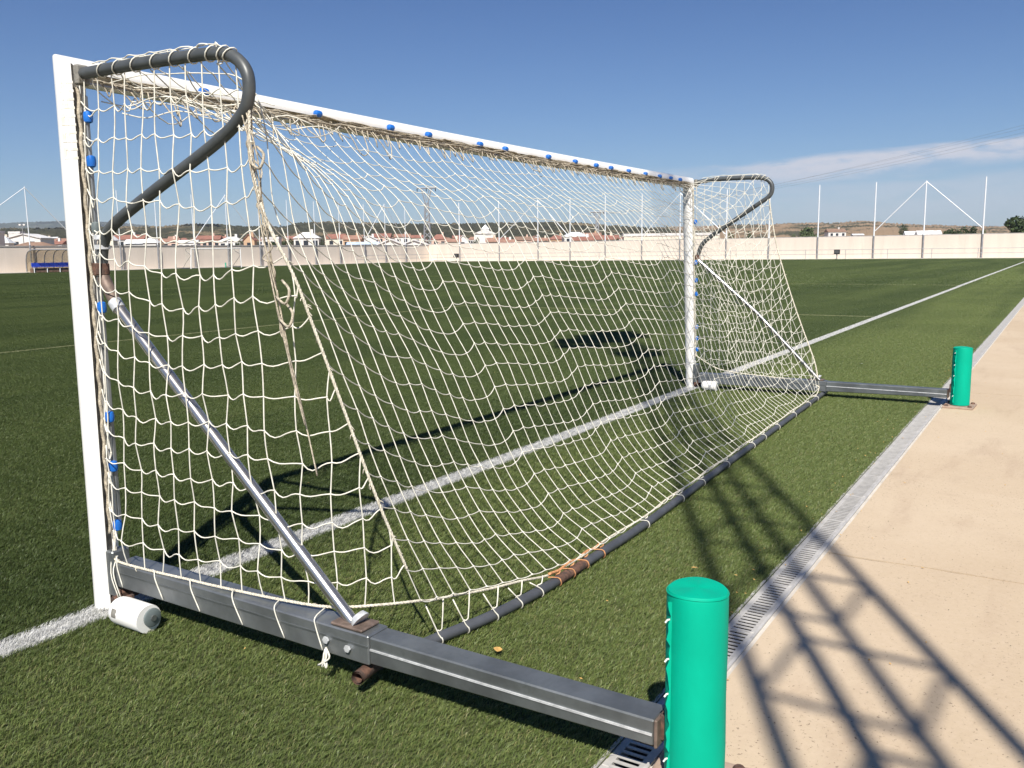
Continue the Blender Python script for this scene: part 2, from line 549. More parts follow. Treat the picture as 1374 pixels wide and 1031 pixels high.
def concrete_mat():
    m = bpy.data.materials.new('tan_concrete')
    m.use_nodes = True
    t = NT(m.node_tree)
    m.node_tree.nodes.clear()
    g = t.n('ShaderNodeNewGeometry')
    pos = g.outputs['Position']
    big = t.noise(pos, 0.5, 5.0, 0.6, 0.4)
    mp = t.n('ShaderNodeMapping', {}, Vector=pos)
    mp.inputs['Rotation'].default_value = (0, 0, 0.5)
    mp.inputs['Scale'].default_value = (0.6, 3.0, 1)
    smear = t.noise(mp.outputs[0], 1.2, 6.0, 0.62, 0.6)
    fine = t.noise(pos, 45.0, 4.0, 0.7)
    col = t.mix(t.mrange(big, 0.3, 0.7), (0.485, 0.38, 0.260, 1), (0.545, 0.44, 0.313, 1))
    col = t.mix(t.mrange(smear, 0.50, 0.80, 0.0, 0.62), col, (0.36, 0.26, 0.18, 1))
    col = t.mix(t.mrange(fine, 0.3, 0.75, 0.0, 0.22), col, (0.62, 0.50, 0.38, 1))
    pn_ = t.noise(pos, 85.0, 4.0, 0.75, 0.4)
    rn = t.noise(pos, 1.7, 4.0, 0.6)
    pit = t.mrange(t.math('ADD', pn_, t.math('MULTIPLY', rn, 0.10)), 0.655, 0.72, 0.0, 0.8)
    mott = t.noise(pos, 3.2, 6.0, 0.7, 0.5)
    col = t.mix(t.mrange(mott, 0.5, 0.8, 0.0, 0.35), col, (0.38, 0.29, 0.21, 1))
    col = t.mix(pit, col, (0.15, 0.105, 0.075, 1))
    v2 = t.n('ShaderNodeTexVoronoi', {}, Vector=pos, Scale=1.15)
    dd = t.math('ADD', v2.outputs['Distance'], t.math('MULTIPLY', fine, 0.03))
    stain = t.mrange(dd, 0.026, 0.050, 0.8, 0.0)
    col = t.mix(stain, col, (0.12, 0.08, 0.055, 1))
    b = t.n('ShaderNodeBsdfPrincipled', {}, Roughness=0.9)
    b.inputs['Specular IOR Level'].default_value = 0.2
    t.set(b, 'Base Color', col)
    h = t.math('SUBTRACT', t.noise(pos, 70.0, 5.0, 0.65), t.math('MULTIPLY', pit, 0.6))
    bm = t.n('ShaderNodeBump', {}, Strength=0.25, Distance=0.004, Height=h)
    t.set(b, 'Normal', bm.outputs[0])
    t.n('ShaderNodeOutputMaterial', {}, Surface=b.outputs[0])
    return m


M['concrete'] = concrete_mat()
M['kerb'] = mat('pale_concrete_strip', (0.54, 0.50, 0.44), 0.9, var=0.12, scale=9, bump=0.2, bscale=60, color2=(0.36, 0.31, 0.26), c2=(0.6, 0.8))
M['grate'] = mat('galvanised_grating', (0.46, 0.445, 0.42), 0.6, 0.05, var=0.14, scale=16, color2=(0.27, 0.27, 0.27), c2=(0.58, 0.75))
M['joint'] = mat('dark_joint_filler', (0.085, 0.062, 0.045), 0.95, var=0.3, scale=20)
M['trough'] = mat('drain_trough', (0.035, 0.033, 0.03), 0.9, var=0.3)


def hill_mat(name, dry, wood, cut, scale, hazecol=None):
    m = bpy.data.materials.new(name)
    m.use_nodes = True
    t = NT(m.node_tree)
    m.node_tree.nodes.clear()
    g = t.n('ShaderNodeNewGeometry')
    pos = g.outputs['Position']
    n = t.noise(pos, scale, 5.0, 0.65, 0.3)
    f = t.noise(pos, scale * 9, 4.0, 0.7)
    w_ = t.mix(t.mrange(f, 0.35, 0.65), tuple(c * 0.6 for c in wood) + (1,), tuple(c * 1.4 for c in wood) + (1,))
    d_ = t.mix(t.mrange(f, 0.35, 0.7), tuple(dry) + (1,), tuple(c * 0.78 for c in dry) + (1,))
    col = t.mix(t.mrange(n, cut - 0.04, cut + 0.04), w_, d_)
    b = t.n('ShaderNodeBsdfPrincipled', {}, Roughness=0.95)
    b.inputs['Specular IOR Level'].default_value = 0.0
    t.set(b, 'Base Color', col)
    t.n('ShaderNodeOutputMaterial', {}, Surface=b.outputs[0])
    return m


M['hill_wood'] = hill_mat('wooded_hillside', (0.20, 0.16, 0.10), (0.050, 0.050, 0.032), 0.57, 0.010)
M['hill_dry'] = hill_mat('dry_hillside', (0.30, 0.215, 0.14), (0.07, 0.07, 0.045), 0.47, 0.011)
M['hill_far'] = hill_mat('far_hillside', (0.12, 0.12, 0.10), (0.05, 0.06, 0.045), 0.6, 0.002)
M['dryland'] = hill_mat('dry_ground', (0.34, 0.25, 0.16), (0.12, 0.11, 0.06), 0.42, 0.02)

# ------------------------------------------------------------------ setting
DR_IN, DR_OUT = -2.125, -2.235         # grating edges
KERB = -2.264
WALL_X, WALL_Y = 101.0, 76.3
SL = MB()
# the pitch: one sheet up to the drain and the walls
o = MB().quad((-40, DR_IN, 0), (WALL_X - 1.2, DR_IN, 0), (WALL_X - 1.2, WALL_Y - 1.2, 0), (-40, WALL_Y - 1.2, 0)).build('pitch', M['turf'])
tag(o, kind='structure')
# land all round, to the horizon, a little below
o = MB().quad((-9000, -9000, -0.12), (9000, -9000, -0.12), (9000, 9000, -0.12), (-9000, 9000, -0.12)).build('ground', M['dryland'])
tag(o, kind='structure')
o = MB().box((WALL_X - 1.2, -40, -0.11), (WALL_X + 0.4, WALL_Y + .4, 0.05)).build('wall_footpath', M['kerb'], smooth=False)
tag(o, kind='structure')
o = MB().box((-40, WALL_Y - 1.2, -0.11), (WALL_X - 1.2, WALL_Y + 0.4, 0.05)).build('touchline_footpath', M['kerb'], smooth=False)
tag(o, kind='structure')

# pavement of cast slabs with open joints
pav = empty('pavement')
tag(pav, kind='structure')
xs = [-8.1, -3.05, 1.968, 7.03]
while xs[-1] < WALL_X - 7:
    xs.append(xs[-1] + 5.05)
for i in range(len(xs) - 1):
    b = MB()
    x0, x1 = xs[i], xs[i + 1] - 0.011
    rj = np.random.default_rng(300 + i)
    K = 120
    ys = np.linspace(KERB, -14.0, K)
    e0 = x0 + 0.012 * np.sin(ys * 2.1 + i) + 0.004 * np.sin(ys * 11) + 0.008 * (ys - KERB) * 0.3
    e1 = xs[i + 1] - 0.013 - np.abs(rj.normal(0, 0.004, K)) + 0.012 * np.sin(ys * 2.1 + i + 1) + 0.004 * np.sin(ys * 11) + 0.008 * (ys - KERB) * 0.3
    V = []
    for k in range(K):
        V += [(e0[k], ys[k], 0.012), (e1[k], ys[k], 0.012), (e0[k], ys[k], -0.05), (e1[k], ys[k], -0.05)]
    F = []
    for k in range(K - 1):
        a, c = 4 * k, 4 * k + 4
        F += [(a, a + 1, c + 1, c), (a, c, c + 2, a + 2), (a + 1, a + 3, c + 3, c + 1)]
    F += [(0, 2, 3, 1)]
    b.add(V, F).build('slab', M['concrete'], pav, smooth=False)
o = MB().box((-40, -14.0, -0.11), (WALL_X - 1.2, KERB, 0.006)).build('slab_bed', M['joint'], pav, smooth=False)
# beyond the slabs
o = MB().quad((-40, -60, 0.008), (WALL_X - 1.2, -60, 0.008), (WALL_X - 1.2, -14.02, 0.008), (-40, -14.02, 0.008)).build('yard', M['concrete'])
tag(o, kind='structure')

# drainage channel: trough, frame rails, kerb strip and one grating after another
dch = empty('drainage_channel')
tag(dch, kind='structure')
t_ = MB()
t_.box((-9, DR_OUT - 0.004, -0.10), (WALL_X - 1.3, DR_IN + 0.004, -0.07))
t_.build('trough', M['trough'], dch, smooth=False)
MB().box((-9, KERB + 0.002, -0.10), (WALL_X - 1.3, DR_OUT - 0.012, 0.006)).build('concrete_edge', M['kerb'], dch, smooth=False)
MB().box((-9, DR_OUT - 0.012, -0.10), (WALL_X - 1.3, DR_OUT - 0.002, 0.014)).build('frame_rail', M['grate'], dch, smooth=False)
MB().box((-9, DR_IN + 0.002, -0.10), (WALL_X - 1.3, DR_IN + 0.010, 0.006)).build('frame_rail', M['grate'], dch, smooth=False)
gb = MB()
GL = 0.5
gb.bevel_box((0.0008, DR_IN - 0.022, -0.020), (GL - 0.0008, DR_IN, 0.0), 0.002)
gb.bevel_box((0.0008, DR_OUT, -0.020), (GL - 0.0008, DR_OUT + 0.022, 0.0), 0.002)
nb = 18
for k in range(nb + 1):
    x = 0.008 + k * (GL - 0.016) / nb
    gb.box((x - 0.0052, DR_OUT + 0.020, -0.004), (x + 0.0052, DR_IN - 0.020, -0.0005))
g0 = gb.build('grating', M['grate'], dch, smooth=False)
g0.location = (-2.0, 0, 0)
for k in range(1, 58):
    c = link_copy(g0, parent=dch)
    c.location = (-2.0 + k * GL, 0, rng.uniform(-0.001, 0.001))
MB().box((27.0, DR_OUT, -0.02), (WALL_X - 1.3, DR_IN, -0.002)).build('far_gratings', M['grate'], dch, smooth=False)


# ------------------------------------------------------------------ walls
def fence_wall(name, p0, p1, h, thick, label):
    d = (Vector(p1) - Vector(p0))
    L = d.length
    ang = math.atan2(d.y, d.x)
    root = empty(name, p0, ang)
    tag(root, label, 'wall')
    MB().box((0, 0, -0.12), (L, thick, h)).build('wall_face', M['wall_cream'], root, smooth=False)
    MB().box((-0.02, -0.05, h + 0.002), (L + 0.02, thick + 0.05, h + 0.09)).build('coping', M['coping'], root, smooth=False)
    return root


fence_wall('boundary_wall', (WALL_X + 0.2, -45, 0), (WALL_X + 0.2, WALL_Y + 0.2, 0), 2.42, -0.25, 'long cream rendered wall across the far end of the pitch, behind the handrail')
fence_wall('boundary_wall', (-40, WALL_Y, 0), (WALL_X + 0.2, WALL_Y, 0), 2.30, 0.25, 'long cream rendered wall in weaker light along the opposite touchline, behind the dugout')


def handrail(p0, p1, step, label):
    d = Vector(p1) - Vector(p0)
    L = d.length
    root = empty('handrail', p0, math.atan2(d.y, d.x))
    tag(root, label, 'handrail')
    for z in (0.50, 0.98):
        MB().tube([(0, 0, z), (L, 0, z)], 0.028, 6).build('rail', M['rail'], root)
    n = int(L / step)
    first = MB().tube([(0, 0, 0), (0, 0, 1.0)], 0.028, 6).build('upright', M['rail'], root)
    for k in range(1, n + 1):
        link_copy(first, parent=root, loc=(k * step, 0, 0))
    return root


handrail((WALL_X - 1.1, -38, 0.05), (WALL_X - 1.1, WALL_Y - 1.2, 0.05), 4.3, 'thin grey two-bar handrail in front of the far end wall')
handrail((84.5, WALL_Y - 1.1, 0.05), (WALL_X - 1.3, WALL_Y - 1.1, 0.05), 4.1, 'thin grey two-bar handrail along the touchline wall near the far corner')


# ball-stop poles, grey below, white above, in front of the walls
def net_pole(x, y, h, label, white=True, dirn=None, braces=(), group=None):
    root = empty('net_pole', (x, y, 0))
    tag(root, label, 'pole', group or 'tall poles along the boundary walls')
    zs = 2.45
    MB().tube([(0, 0, 0), (0, 0, zs)], 0.085, 8).build('lower_pole', M['pole_grey'], root)
    MB().tube([(0, 0, zs), (0, 0, h)], [0.075, 0.06] if h > 8 else [0.046, 0.036], 8).build('upper_pole', M['pole_white'], root)
    MB().lathe([(0.12, 0.05), (0.12, 0.09), (0.09, 0.10)], 8).build('foot_plate', M['pole_grey'], root)
    for (dx, dy, dz) in braces:
        MB().tube([(0, 0, h - 0.1), (dx, dy, dz)], 0.05 if h > 8 else 0.034, 6).build('brace', M['pole_white'], root)
    return root


far_y = {}
XP = WALL_X + 0.07


def y_at(u, X):
    d = proj_dir(u, 340)
    return CAM.y + d.y * (X - CAM.x) / d.x


def x_at(u, Y):
    d = proj_dir(u, 350)
    return CAM.x + d.x * (Y - CAM.y) / d.y


ep = [1395, 1317, 1238, 1171.5, 1096.5, 1031, 974, 912, 861, 812, 765, 722, 670, 617]
ep_y = [y_at(u, XP) for u in ep]
plain = 'unbraced end-wall pole, '
ep_lab = {1395: 'pole just outside the right edge of the picture', 1317: plain + 'rightmost, beside the big dark tree', 1171.5: plain + 'left foot of the braced pole over the white sheds',
          1096.5: plain + 'in front of the pale farmhouse and olive bush', 1031: plain + 'seen through the far end of the goal net', 974: plain + 'seen between far goalpost and net corner',
          912: plain + 'hidden close behind the far goalpost', 861: plain + 'just left of the far goalpost, against the flat-roofed block', 812: plain + 'in front of the left end of the flat-roofed block',
          765: plain + 'right foot of the middle braced pole', 670: plain + 'left foot of the middle braced pole', 617: plain + 'nearest the far corner, beside a black box'}
for i, u in enumerate(ep):
    y = ep_y[i]
    if u in (1238, 722):
        br = [(0, ep_y[i - 1] - y + .1, 3.1), (0, ep_y[i + 1] - y - .1, 3.0)]
        lb = 'white pole braced on both sides, over the long white sheds on the right' if u == 1238 else 'white pole braced on both sides, seen through the upper middle of the net'
        net_pole(XP, y, 8.1, lb, braces=br)
    elif u == 912:
        net_pole(XP, y, 8.1, plain + 'hidden close behind the far goalpost', braces=[(0, ep_y[i - 1] - y + .1, 3.0), (0, ep_y[i + 1] - y - .1, 3.0)])
    else:
        net_pole(XP, y, 8.2, ep_lab[u])
tp = [-60, 42, 105, 163, 213, 262, 307, 350, 388, 424, 457, 490, 518, 545]
tp_x = [x_at(u, WALL_Y - 0.30) for u in tp]
tl = 'unbraced touchline-wall pole, '
tp_lab = {-60: tl + 'outside the left edge of the picture', 105: tl + 'behind the near goalpost', 163: tl + 'first to the right of the near goalpost', 213: tl + 'in front of a small white house',
          262: tl + 'behind the left post of the far goal', 350: tl + 'behind the rope bunch hanging from the net corner', 388: tl + 'right of the hanging rope bunch, before dark trees',
          424: tl + 'before the big white hipped house', 457: tl + 'before the red-roofed house', 490: tl + 'before the ochre house and blue-grey roof', 545: tl + 'last before the far corner, before the big white gable'}
for i, u in enumerate(tp):
    x = tp_x[i]
    if u in (42, 307, 518):
        br = [(tp_x[i - 1] - x + .1, 0, 3.0), (tp_x[i + 1] - x - .1, 0, 3.0)]
        lb = {42: 'white pole braced on both sides at the left edge, beside the dugout', 307: 'white pole braced on both sides behind the far goal', 518: 'white pole braced on both sides before the white gabled sheds'}[u]
        net_pole(x, WALL_Y - 0.30, 7.6 if u == 42 else 7.9, lb, braces=br)
    else:
        net_pole(x, WALL_Y - 0.30, 7.7, tp_lab[u])


# ------------------------------------------------------------------ hills
def ridge(name, prof, dist, front, matl, extra, seed, rough, kind='structure'):
    """prof: list of (picture x, crest y); extended outwards with noise"""
    r2 = np.random.default_rng(seed)
    azs, els = [], []
    for (u, v) in prof:
        d = proj_dir(u, v).normalized()
        azs.append(math.atan2(d.y, d.x))
        els.append(math.atan2(d.z, math.hypot(d.x, d.y)))
    order = np.argsort(azs)
    azs = np.array(azs)[order]
    els = np.array(els)[order]
    a = np.arange(azs[0] - extra[0], azs[-1] + extra[1], 0.0011)
    e = np.interp(a, azs, els)

    def fb(x, f0, octv):
        s = np.zeros_like(x)
        for o_ in range(octv):
            f = f0 * 2 ** o_
            s += np.sin(x * f + r2.uniform(0, 6)) * np.sin(x * f * 0.73 + r2.uniform(0, 6)) / 2 ** o_
        return s
    rings = 22
    V = []
    ts = np.linspace(0, 1.25, rings)
    H = np.maximum(dist * np.tan(e) + CAM.z, 0.5)
    nz = r2.normal(0, 1, (rings, len(a)))
    for k, tt in enumerate(ts):
        rr = front + (dist - front) * tt
        if tt <= 1:
            hh = H * (0.08 + 0.92 * (tt ** 0.8)) * (1 if tt > 0 else 0) + H * 0.05 * fb(a * 1.0 + tt * 3, 40, 4) * tt * (1 - tt) * 4
        else:
            hh = H * (1 - (tt - 1) * 2.0)
        hh = hh + rough * np.clip(nz[k], -1.2, 1.2) * (0.3 + 0.7 * tt) * (1 if tt > 0 else 0)
        rrj = rr * (1 + 0.02 * fb(a + tt, 25, 3))
        V.append(np.stack([CAM.x + rrj * np.cos(a), CAM.y + rrj * np.sin(a), hh - (0.5 if tt == 0 else 0)], 1))
    V = np.concatenate(V)
    n = len(a)
    F = []
    for k in range(rings - 1):
        for i in range(n - 1):
            F.append((k * n + i, k * n + i + 1, (k + 1) * n + i + 1, (k + 1) * n + i))
    b = MB()
    b.add(V, F)
    o = b.build(name, matl, smooth=True, angle=180)
    tag(o, kind=kind)
    return o


HAZE = True
ridge('far_hills', [(-20, 299), (20, 297), (60, 296), (105, 296), (140, 297), (180, 300), (240, 306), (300, 309)], 5200, 3800, M['hill_far'], (0.05, 0.6), 3, 2.0)
ridge('wooded_hills', [(-10, 306), (60, 306), (130, 304), (170, 303), (215, 304), (262, 300), (300, 302), (330, 304), (380, 304), (398, 299), (440, 297.5), (480, 299), (520, 299),
                       (560, 300), (620, 300), (660, 299), (700, 298), (722, 297.5), (760, 298), (790, 300), (820, 303), (860, 305), (905, 309), (950, 313)], 1250, 620, M['hill_wood'], (0.02, 0.5), 4, 1.1)
ridge('dry_hills', [(840, 310), (880, 305), (915, 304), (960, 303), (1000, 301.5), (1030, 301), (1060, 299.5), (1100, 299), (1120, 299.5), (1140, 297.5), (1165, 297), (1195, 300), (1230, 301.5),
                    (1290, 303.5), (1340, 304), (1400, 304)], 1700, 700, M['hill_dry'], (0.5, 0.05), 7, 1.2)
ridge('blue_peak', [(1046, 303), (1054, 299.5), (1060, 297.6), (1067, 298.5), (1074, 301), (1080, 303)], 6500, 6000, M['hill_far'], (0.0, 0.0), 8, 0.5)


# ------------------------------------------------------------------ town
def house(u0, u1, v_eave, v_ridge, depth, wall, roof, label, kind='gable', turn=0.0, wins=2, deepf=0.8, chim=True, name='house', cat='house', storeys=1):
    """a house standing on the ground at a forward depth, sized by its picture span"""
    c = ground_at((u0 + u1) / 2, depth)
    wd = (u1 - u0) / FOC * depth
    he = at((u0 + u1) / 2, v_eave, depth).z
    hr = max(at((u0 + u1) / 2, v_ridge, depth).z, he + 0.4)
    view = math.atan2(cf.y, cf.x)
    rz = view - PI / 2 + turn
    root = empty(name, (c.x, c.y, -0.12), rz)
    tag(root, label, cat)
    w2 = wd / 2
    dp = wd * deepf
    MB().box((-w2, 0, 0), (w2, dp, he)).build('wall', M['w_' + wall], root, smooth=False)
    ov = 0.3
    b = MB()
    if kind == 'gable':       # ridge along the view, gable seen from the front
        MB().add([(-w2, 0.02, he), (w2, 0.02, he), (0, 0.02, hr), (-w2, dp - .02, he), (w2, dp - .02, he), (0, dp - .02, hr)], [(0, 1, 2), (3, 5, 4), (0, 2, 5, 3), (1, 4, 5, 2), (0, 3, 4, 1)]).build('gable', M['w_' + wall], root, smooth=False)
        for s in (-1, 1):
            x1 = s * (w2 + ov)
            z1 = he - ov * (hr - he) / w2
            V = [(0, -ov, hr + .03), (x1, -ov, z1 + .03), (x1, dp + ov, z1 + .03), (0, dp + ov, hr + .03), (0, -ov, hr + .2), (x1, -ov, z1 + .2), (x1, dp + ov, z1 + .2), (0, dp + ov, hr + .2)]
            b.add(V, [(0, 1, 2, 3), (4, 5, 6, 7), (0, 1, 5, 4), (1, 2, 6, 5), (2, 3, 7, 6)])
    elif kind == 'side':      # ridge across the view
        V = [(-w2 - ov, -ov, he - .1), (w2 + ov, -ov, he - .1), (w2 + ov, dp / 2, hr), (-w2 - ov, dp / 2, hr), (w2 + ov, dp + ov, he - .1), (-w2 - ov, dp + ov, he - .1)]
        b.add(V, [(0, 1, 2, 3), (3, 2, 4, 5), (1, 4, 2), (0, 3, 5), (0, 5, 4, 1)])
    elif kind == 'hip':
        rdg = w2 * 0.35
        V = [(-w2 - ov, -ov, he - .1), (w2 + ov, -ov, he - .1), (w2 + ov, dp + ov, he - .1), (-w2 - ov, dp + ov, he - .1), (-rdg, dp / 2, hr), (rdg, dp / 2, hr)]
        b.add(V, [(0, 1, 5, 4), (1, 2, 5), (2, 3, 4, 5), (3, 0, 4), (0, 3, 2, 1)])
    else:                     # flat with parapet
        b.box((-w2 - .1, -.1, he + .003), (w2 + .1, dp + .1, hr))
    rf = b.build('roof', M['r_' + roof], root, smooth=False)
    if chim:
        MB().box((w2 * .3, dp * .5 - .3, hr - 1.2), (w2 * .3 + .6, dp * .5 + .3, hr + .7)).build('chimney', M['w_' + wall], rf, smooth=False)
    for st_ in range(storeys):
        for k in range(wins):
            x = -w2 + wd * (k + 0.5) / wins + random.uniform(-.2, .2)
            z1 = he - 0.7 - st_ * 2.8
            if z1 < 1.5:
                continue
            ww = min(0.6, wd / wins * 0.3)
            wn = MB().box((x - ww, -0.04, z1 - 1.2), (x + ww, 0.02, z1)).build('window', M['glass'], root, smooth=False)
            MB().box((x - ww - .08, -0.09, z1 - 1.3), (x + ww + .08, -0.005, z1 - 1.205)).build('sill', M['w_white'], wn, smooth=False)
    return root


H = [
    (-24, 10, 313, 311.5, 130, 'white', 'white', 'white flat-topped building at the left edge above the wall', 'flat', 0, 1, .8, False),
    (8, 29, 325, 316.5, 150, 'white', 'pale', 'low white lean-roofed annexe beside the flat-topped building at the left edge', 'hip', 0.1, 1, .8, False),
    (28, 72, 320, 314.5, 210, 'white', 'white', 'broad white low-gabled warehouse behind the braced pole on the left', 'gable', 0, 2, .8, False),
    (31, 46, 314, 311, 330, 'white', 'white', 'small white block rising behind the broad white warehouse', 'flat', 0, 1, .8, False),
    (58, 90, 324, 319.5, 280, 'cream', 'orange', 'cream row house with faded orange roof beside the near goalpost', 'side', .1, 3, .6, True),
    (76, 100, 327, 323, 230, 'white', 'red', 'low white house with red roof half behind the near goalpost', 'side', -.1, 2, .6, True),
    (14, 30, 322, 318, 260, 'cream', 'brown', 'small cream house with brown roof between the annexe and the broad warehouse', 'side', .2, 1, .6, True),
    (146, 166, 322, 313, 190, 'cream', 'white', 'pale shed just right of the near goalpost', 'gable', 0, 1, .8, False),
    (160, 206, 321, 315, 250, 'brown' if False else 'grey', 'red', 'long red-roofed hall right of the near goalpost', 'side', .05, 4, .5, True),
    (183, 206, 326, 321, 200, 'white', 'pale', 'low white shed in front of the long red-roofed hall', 'side', 0, 2, .6, False),
    (206, 223, 325, 318.5, 190, 'white', 'white', 'small white tent-roofed kiosk above the touchline wall', 'hip', 0, 1, .9, False),
    (230, 252, 324, 320, 260, 'pink', 'orange', 'small pink house with orange roof left of the far goal', 'side', .1, 2, .6, True),
    (252, 276, 325, 322, 240, 'white', 'pale', 'low white outbuilding behind the left post of the far goal', 'side', 0, 3, .5, False),
    (276, 306, 321, 316, 270, 'pink', 'red', 'pink house with red roof behind the far goal', 'side', .1, 4, .6, True),
    (306, 334, 323, 317.5, 250, 'white', 'white', 'white house with pale roof behind the right half of the far goal', 'hip', 0, 3, .7, True),
    (338, 352, 322, 315, 240, 'ochre', 'red', 'narrow house with steep red roof left of the hanging rope bunch', 'gable', 0, 1, .8, True),
    (362, 384, 321, 318, 260, 'white', 'white', 'white flat house right of the hanging rope bunch', 'flat', 0, 2, .7, False),
    (404, 436, 319, 311.5, 230, 'white', 'white', 'big white hipped house seen through the left of the net', 'hip', .1, 3, .8, True),
    (446, 470, 320, 314, 280, 'cream', 'red', 'cream house with red roof right of the big white hipped house', 'side', 0, 2, .7, True),
    (468, 492, 321, 315.5, 250, 'ochre', 'orange', 'ochre house with orange roof seen through the net', 'side', -.1, 3, .7, True),
    (474, 513, 327, 324.5, 170, 'grey', 'blue', 'long low shed with pale blue roof just above the wall', 'side', 0, 2, .4, False),
    (492, 512, 322, 317, 280, 'white', 'white', 'white house behind the pale blue shed roof', 'gable', 0, 2, .8, True),
    (506, 530, 318, 313.5, 340, 'pink', 'red', 'pink house with red roof behind the white gabled sheds', 'side', 0, 3, .7, True),
    (513, 547, 328.5, 321.5, 160, 'white', 'white', 'left and wider of two white gabled sheds at the far corner', 'gable', 0, 0, .8, False),
    (545, 577, 328, 322.5, 165, 'white', 'white', 'right and lower of two white gabled sheds at the far corner', 'gable', 0, 0, .8, False),
    (536, 556, 318, 314, 320, 'white', 'orange', 'white house with orange roof above the white gabled sheds', 'side', .1, 2, .7, True),
    (558, 574, 319, 315.5, 330, 'cream', 'red', 'small cream house left of the lattice pylon', 'side', 0, 1, .7, True),
    (584, 604, 321, 314.5, 300, 'pink', 'red', 'pink house with red hipped roof right of the lattice pylon', 'hip', 0, 2, .8, True),
    (604, 622, 324, 320, 250, 'cream', 'orange', 'low cream house with orange roof left of the church', 'side', .1, 2, .7, True),
    (619, 632, 322, 316, 280, 'white', 'white', 'small white gabled house left of the church', 'gable', 0, 1, .8, False),
    (656, 670, 324, 319, 250, 'ochre', 'orange', 'ochre house with orange roof in front of the church', 'side', 0, 2, .7, True),
    (672, 694, 325, 321, 260, 'white', 'orange', 'white house with orange roof right of the church', 'side', .1, 3, .7, True),
    (694, 716, 322, 317.5, 330, 'pink', 'brown', 'pink house with brown roof left of the middle braced pole', 'side', 0, 3, .6, True),
    (716, 740, 323, 319, 310, 'cream', 'orange', 'cream house with orange roof behind the middle braced pole', 'side', -.1, 3, .6, True),
    (738, 760, 321, 315.5, 300, 'ochre', 'red', 'ochre house with red roof left of the pale-roofed hall', 'hip', 0, 2, .8, True),
    (758, 790, 317, 311.5, 270, 'white', 'pale', 'hall with a broad pale blue-white roof seen through the net', 'hip', .1, 3, .7, False),
    (770, 796, 322, 317.5, 220, 'white', 'red', 'white house with red roof in front of the pale-roofed hall', 'side', 0, 3, .6, True),
    (784, 806, 317, 312.5, 320, 'ochre', 'orange', 'ochre house behind the pale-roofed hall', 'side', 0, 2, .7, True),
    (800, 830, 321, 315.5, 260, 'cream', 'red', 'cream house with red roof left of the flat-roofed block', 'side', .1, 4, .6, True),
]
for (u0, u1, ve, vr, D, wl, rf, lab, kd, tn, wn, df, ch) in H:
    house(u0, u1, ve, vr, D, wl, rf, lab, kd, tn, wn, df, ch)
LAND = [(5, 'the flat-topped building'), (35, 'the small white block'), (60, 'the broad white warehouse'), (85, 'the orange-roofed row house'), (105, 'the near goalpost'), (155, 'the pale shed'), (182, 'the red-roofed hall'), (214, 'the tent-roofed kiosk'), (241, 'the small pink house'), (264, 'the low white outbuilding'), (290, 'the pink red-roofed house'),
        (320, 'the pale-roofed white house'), (345, 'the narrow steep-roofed house'), (373, 'the white flat house'), (396, 'the paired dark bushes'), (420, 'the big white hipped house'), (458, 'the red-roofed cream house'), (480, 'the ochre house'), (502, 'the pale blue shed'), (530, 'the wider white gabled shed'),
        (561, 'the lower white gabled shed'), (579, 'the lattice pylon'), (604, 'the red hipped house'), (626, 'the small gabled house'), (654, 'the church'), (683, 'the white orange-roofed house'), (705, 'the brown-roofed pink house'), (728, 'the middle braced pole'), (749, 'the red-roofed ochre house'), (776, 'the pale-roofed hall'), (815, 'the long red-roofed cream house')]
USED = set()


def far_label(u, wl, rf):
    lu, ln = min(LAND, key=lambda q: abs(q[0] - u))
    side = 'behind' if abs(lu - u) < 5 else ('left of' if u < lu else 'right of')
    rn = {'pale': 'whitish', 'red': 'dull-red', 'orange': 'pale-orange', 'brown': 'brown'}[rf]
    for lead in ('far %s house with %s roof %s %s', 'farther %s house with %s roof %s %s', 'remotest %s house with %s roof %s %s'):
        lb = lead % (wl, rn, side, ln)
        if lb not in USED:
            break
    USED.add(lb)
    return lb


rh = random.Random(5)
u = 150.0
while u < 835:
    wpx = rh.uniform(9, 19)
    vr = rh.uniform(315.5, 321.0)
    wl = rh.choice(['white', 'white', 'cream', 'pink', 'ochre', 'grey'])
    rf = rh.choice(['red', 'orange', 'brown', 'red', 'pale', 'orange'])
    h_ = house(u, u + wpx, vr + rh.uniform(2.5, 4.5), vr, rh.uniform(360, 470), wl, rf, far_label(u + wpx / 2, wl, rf),
               rh.choice(['side', 'side', 'hip', 'gable']), rh.uniform(-.3, .3), rh.choice([1, 2, 2, 3]), .7, rh.random() < .4)
    h_['group'] = 'small houses in the back rows of the town'
    u += wpx * rh.uniform(0.9, 1.7)
u = -8.0
while u < 110:
    wpx = rh.uniform(9, 17)
    vr = rh.uniform(316.5, 320.5)
    wl, rf = rh.choice(['white', 'cream', 'pink']), rh.choice(['red', 'orange', 'brown', 'pale'])
    h_ = house(u, u + wpx, vr + rh.uniform(2, 4), vr, rh.uniform(360, 470), wl, rf, far_label(u + wpx / 2, wl, rf), 'side', rh.uniform(-.3, .3), 2, .7, rh.random() < .4)
    h_['group'] = 'small houses in the back rows of the town'
    u += wpx * rh.uniform(1.0, 1.9)
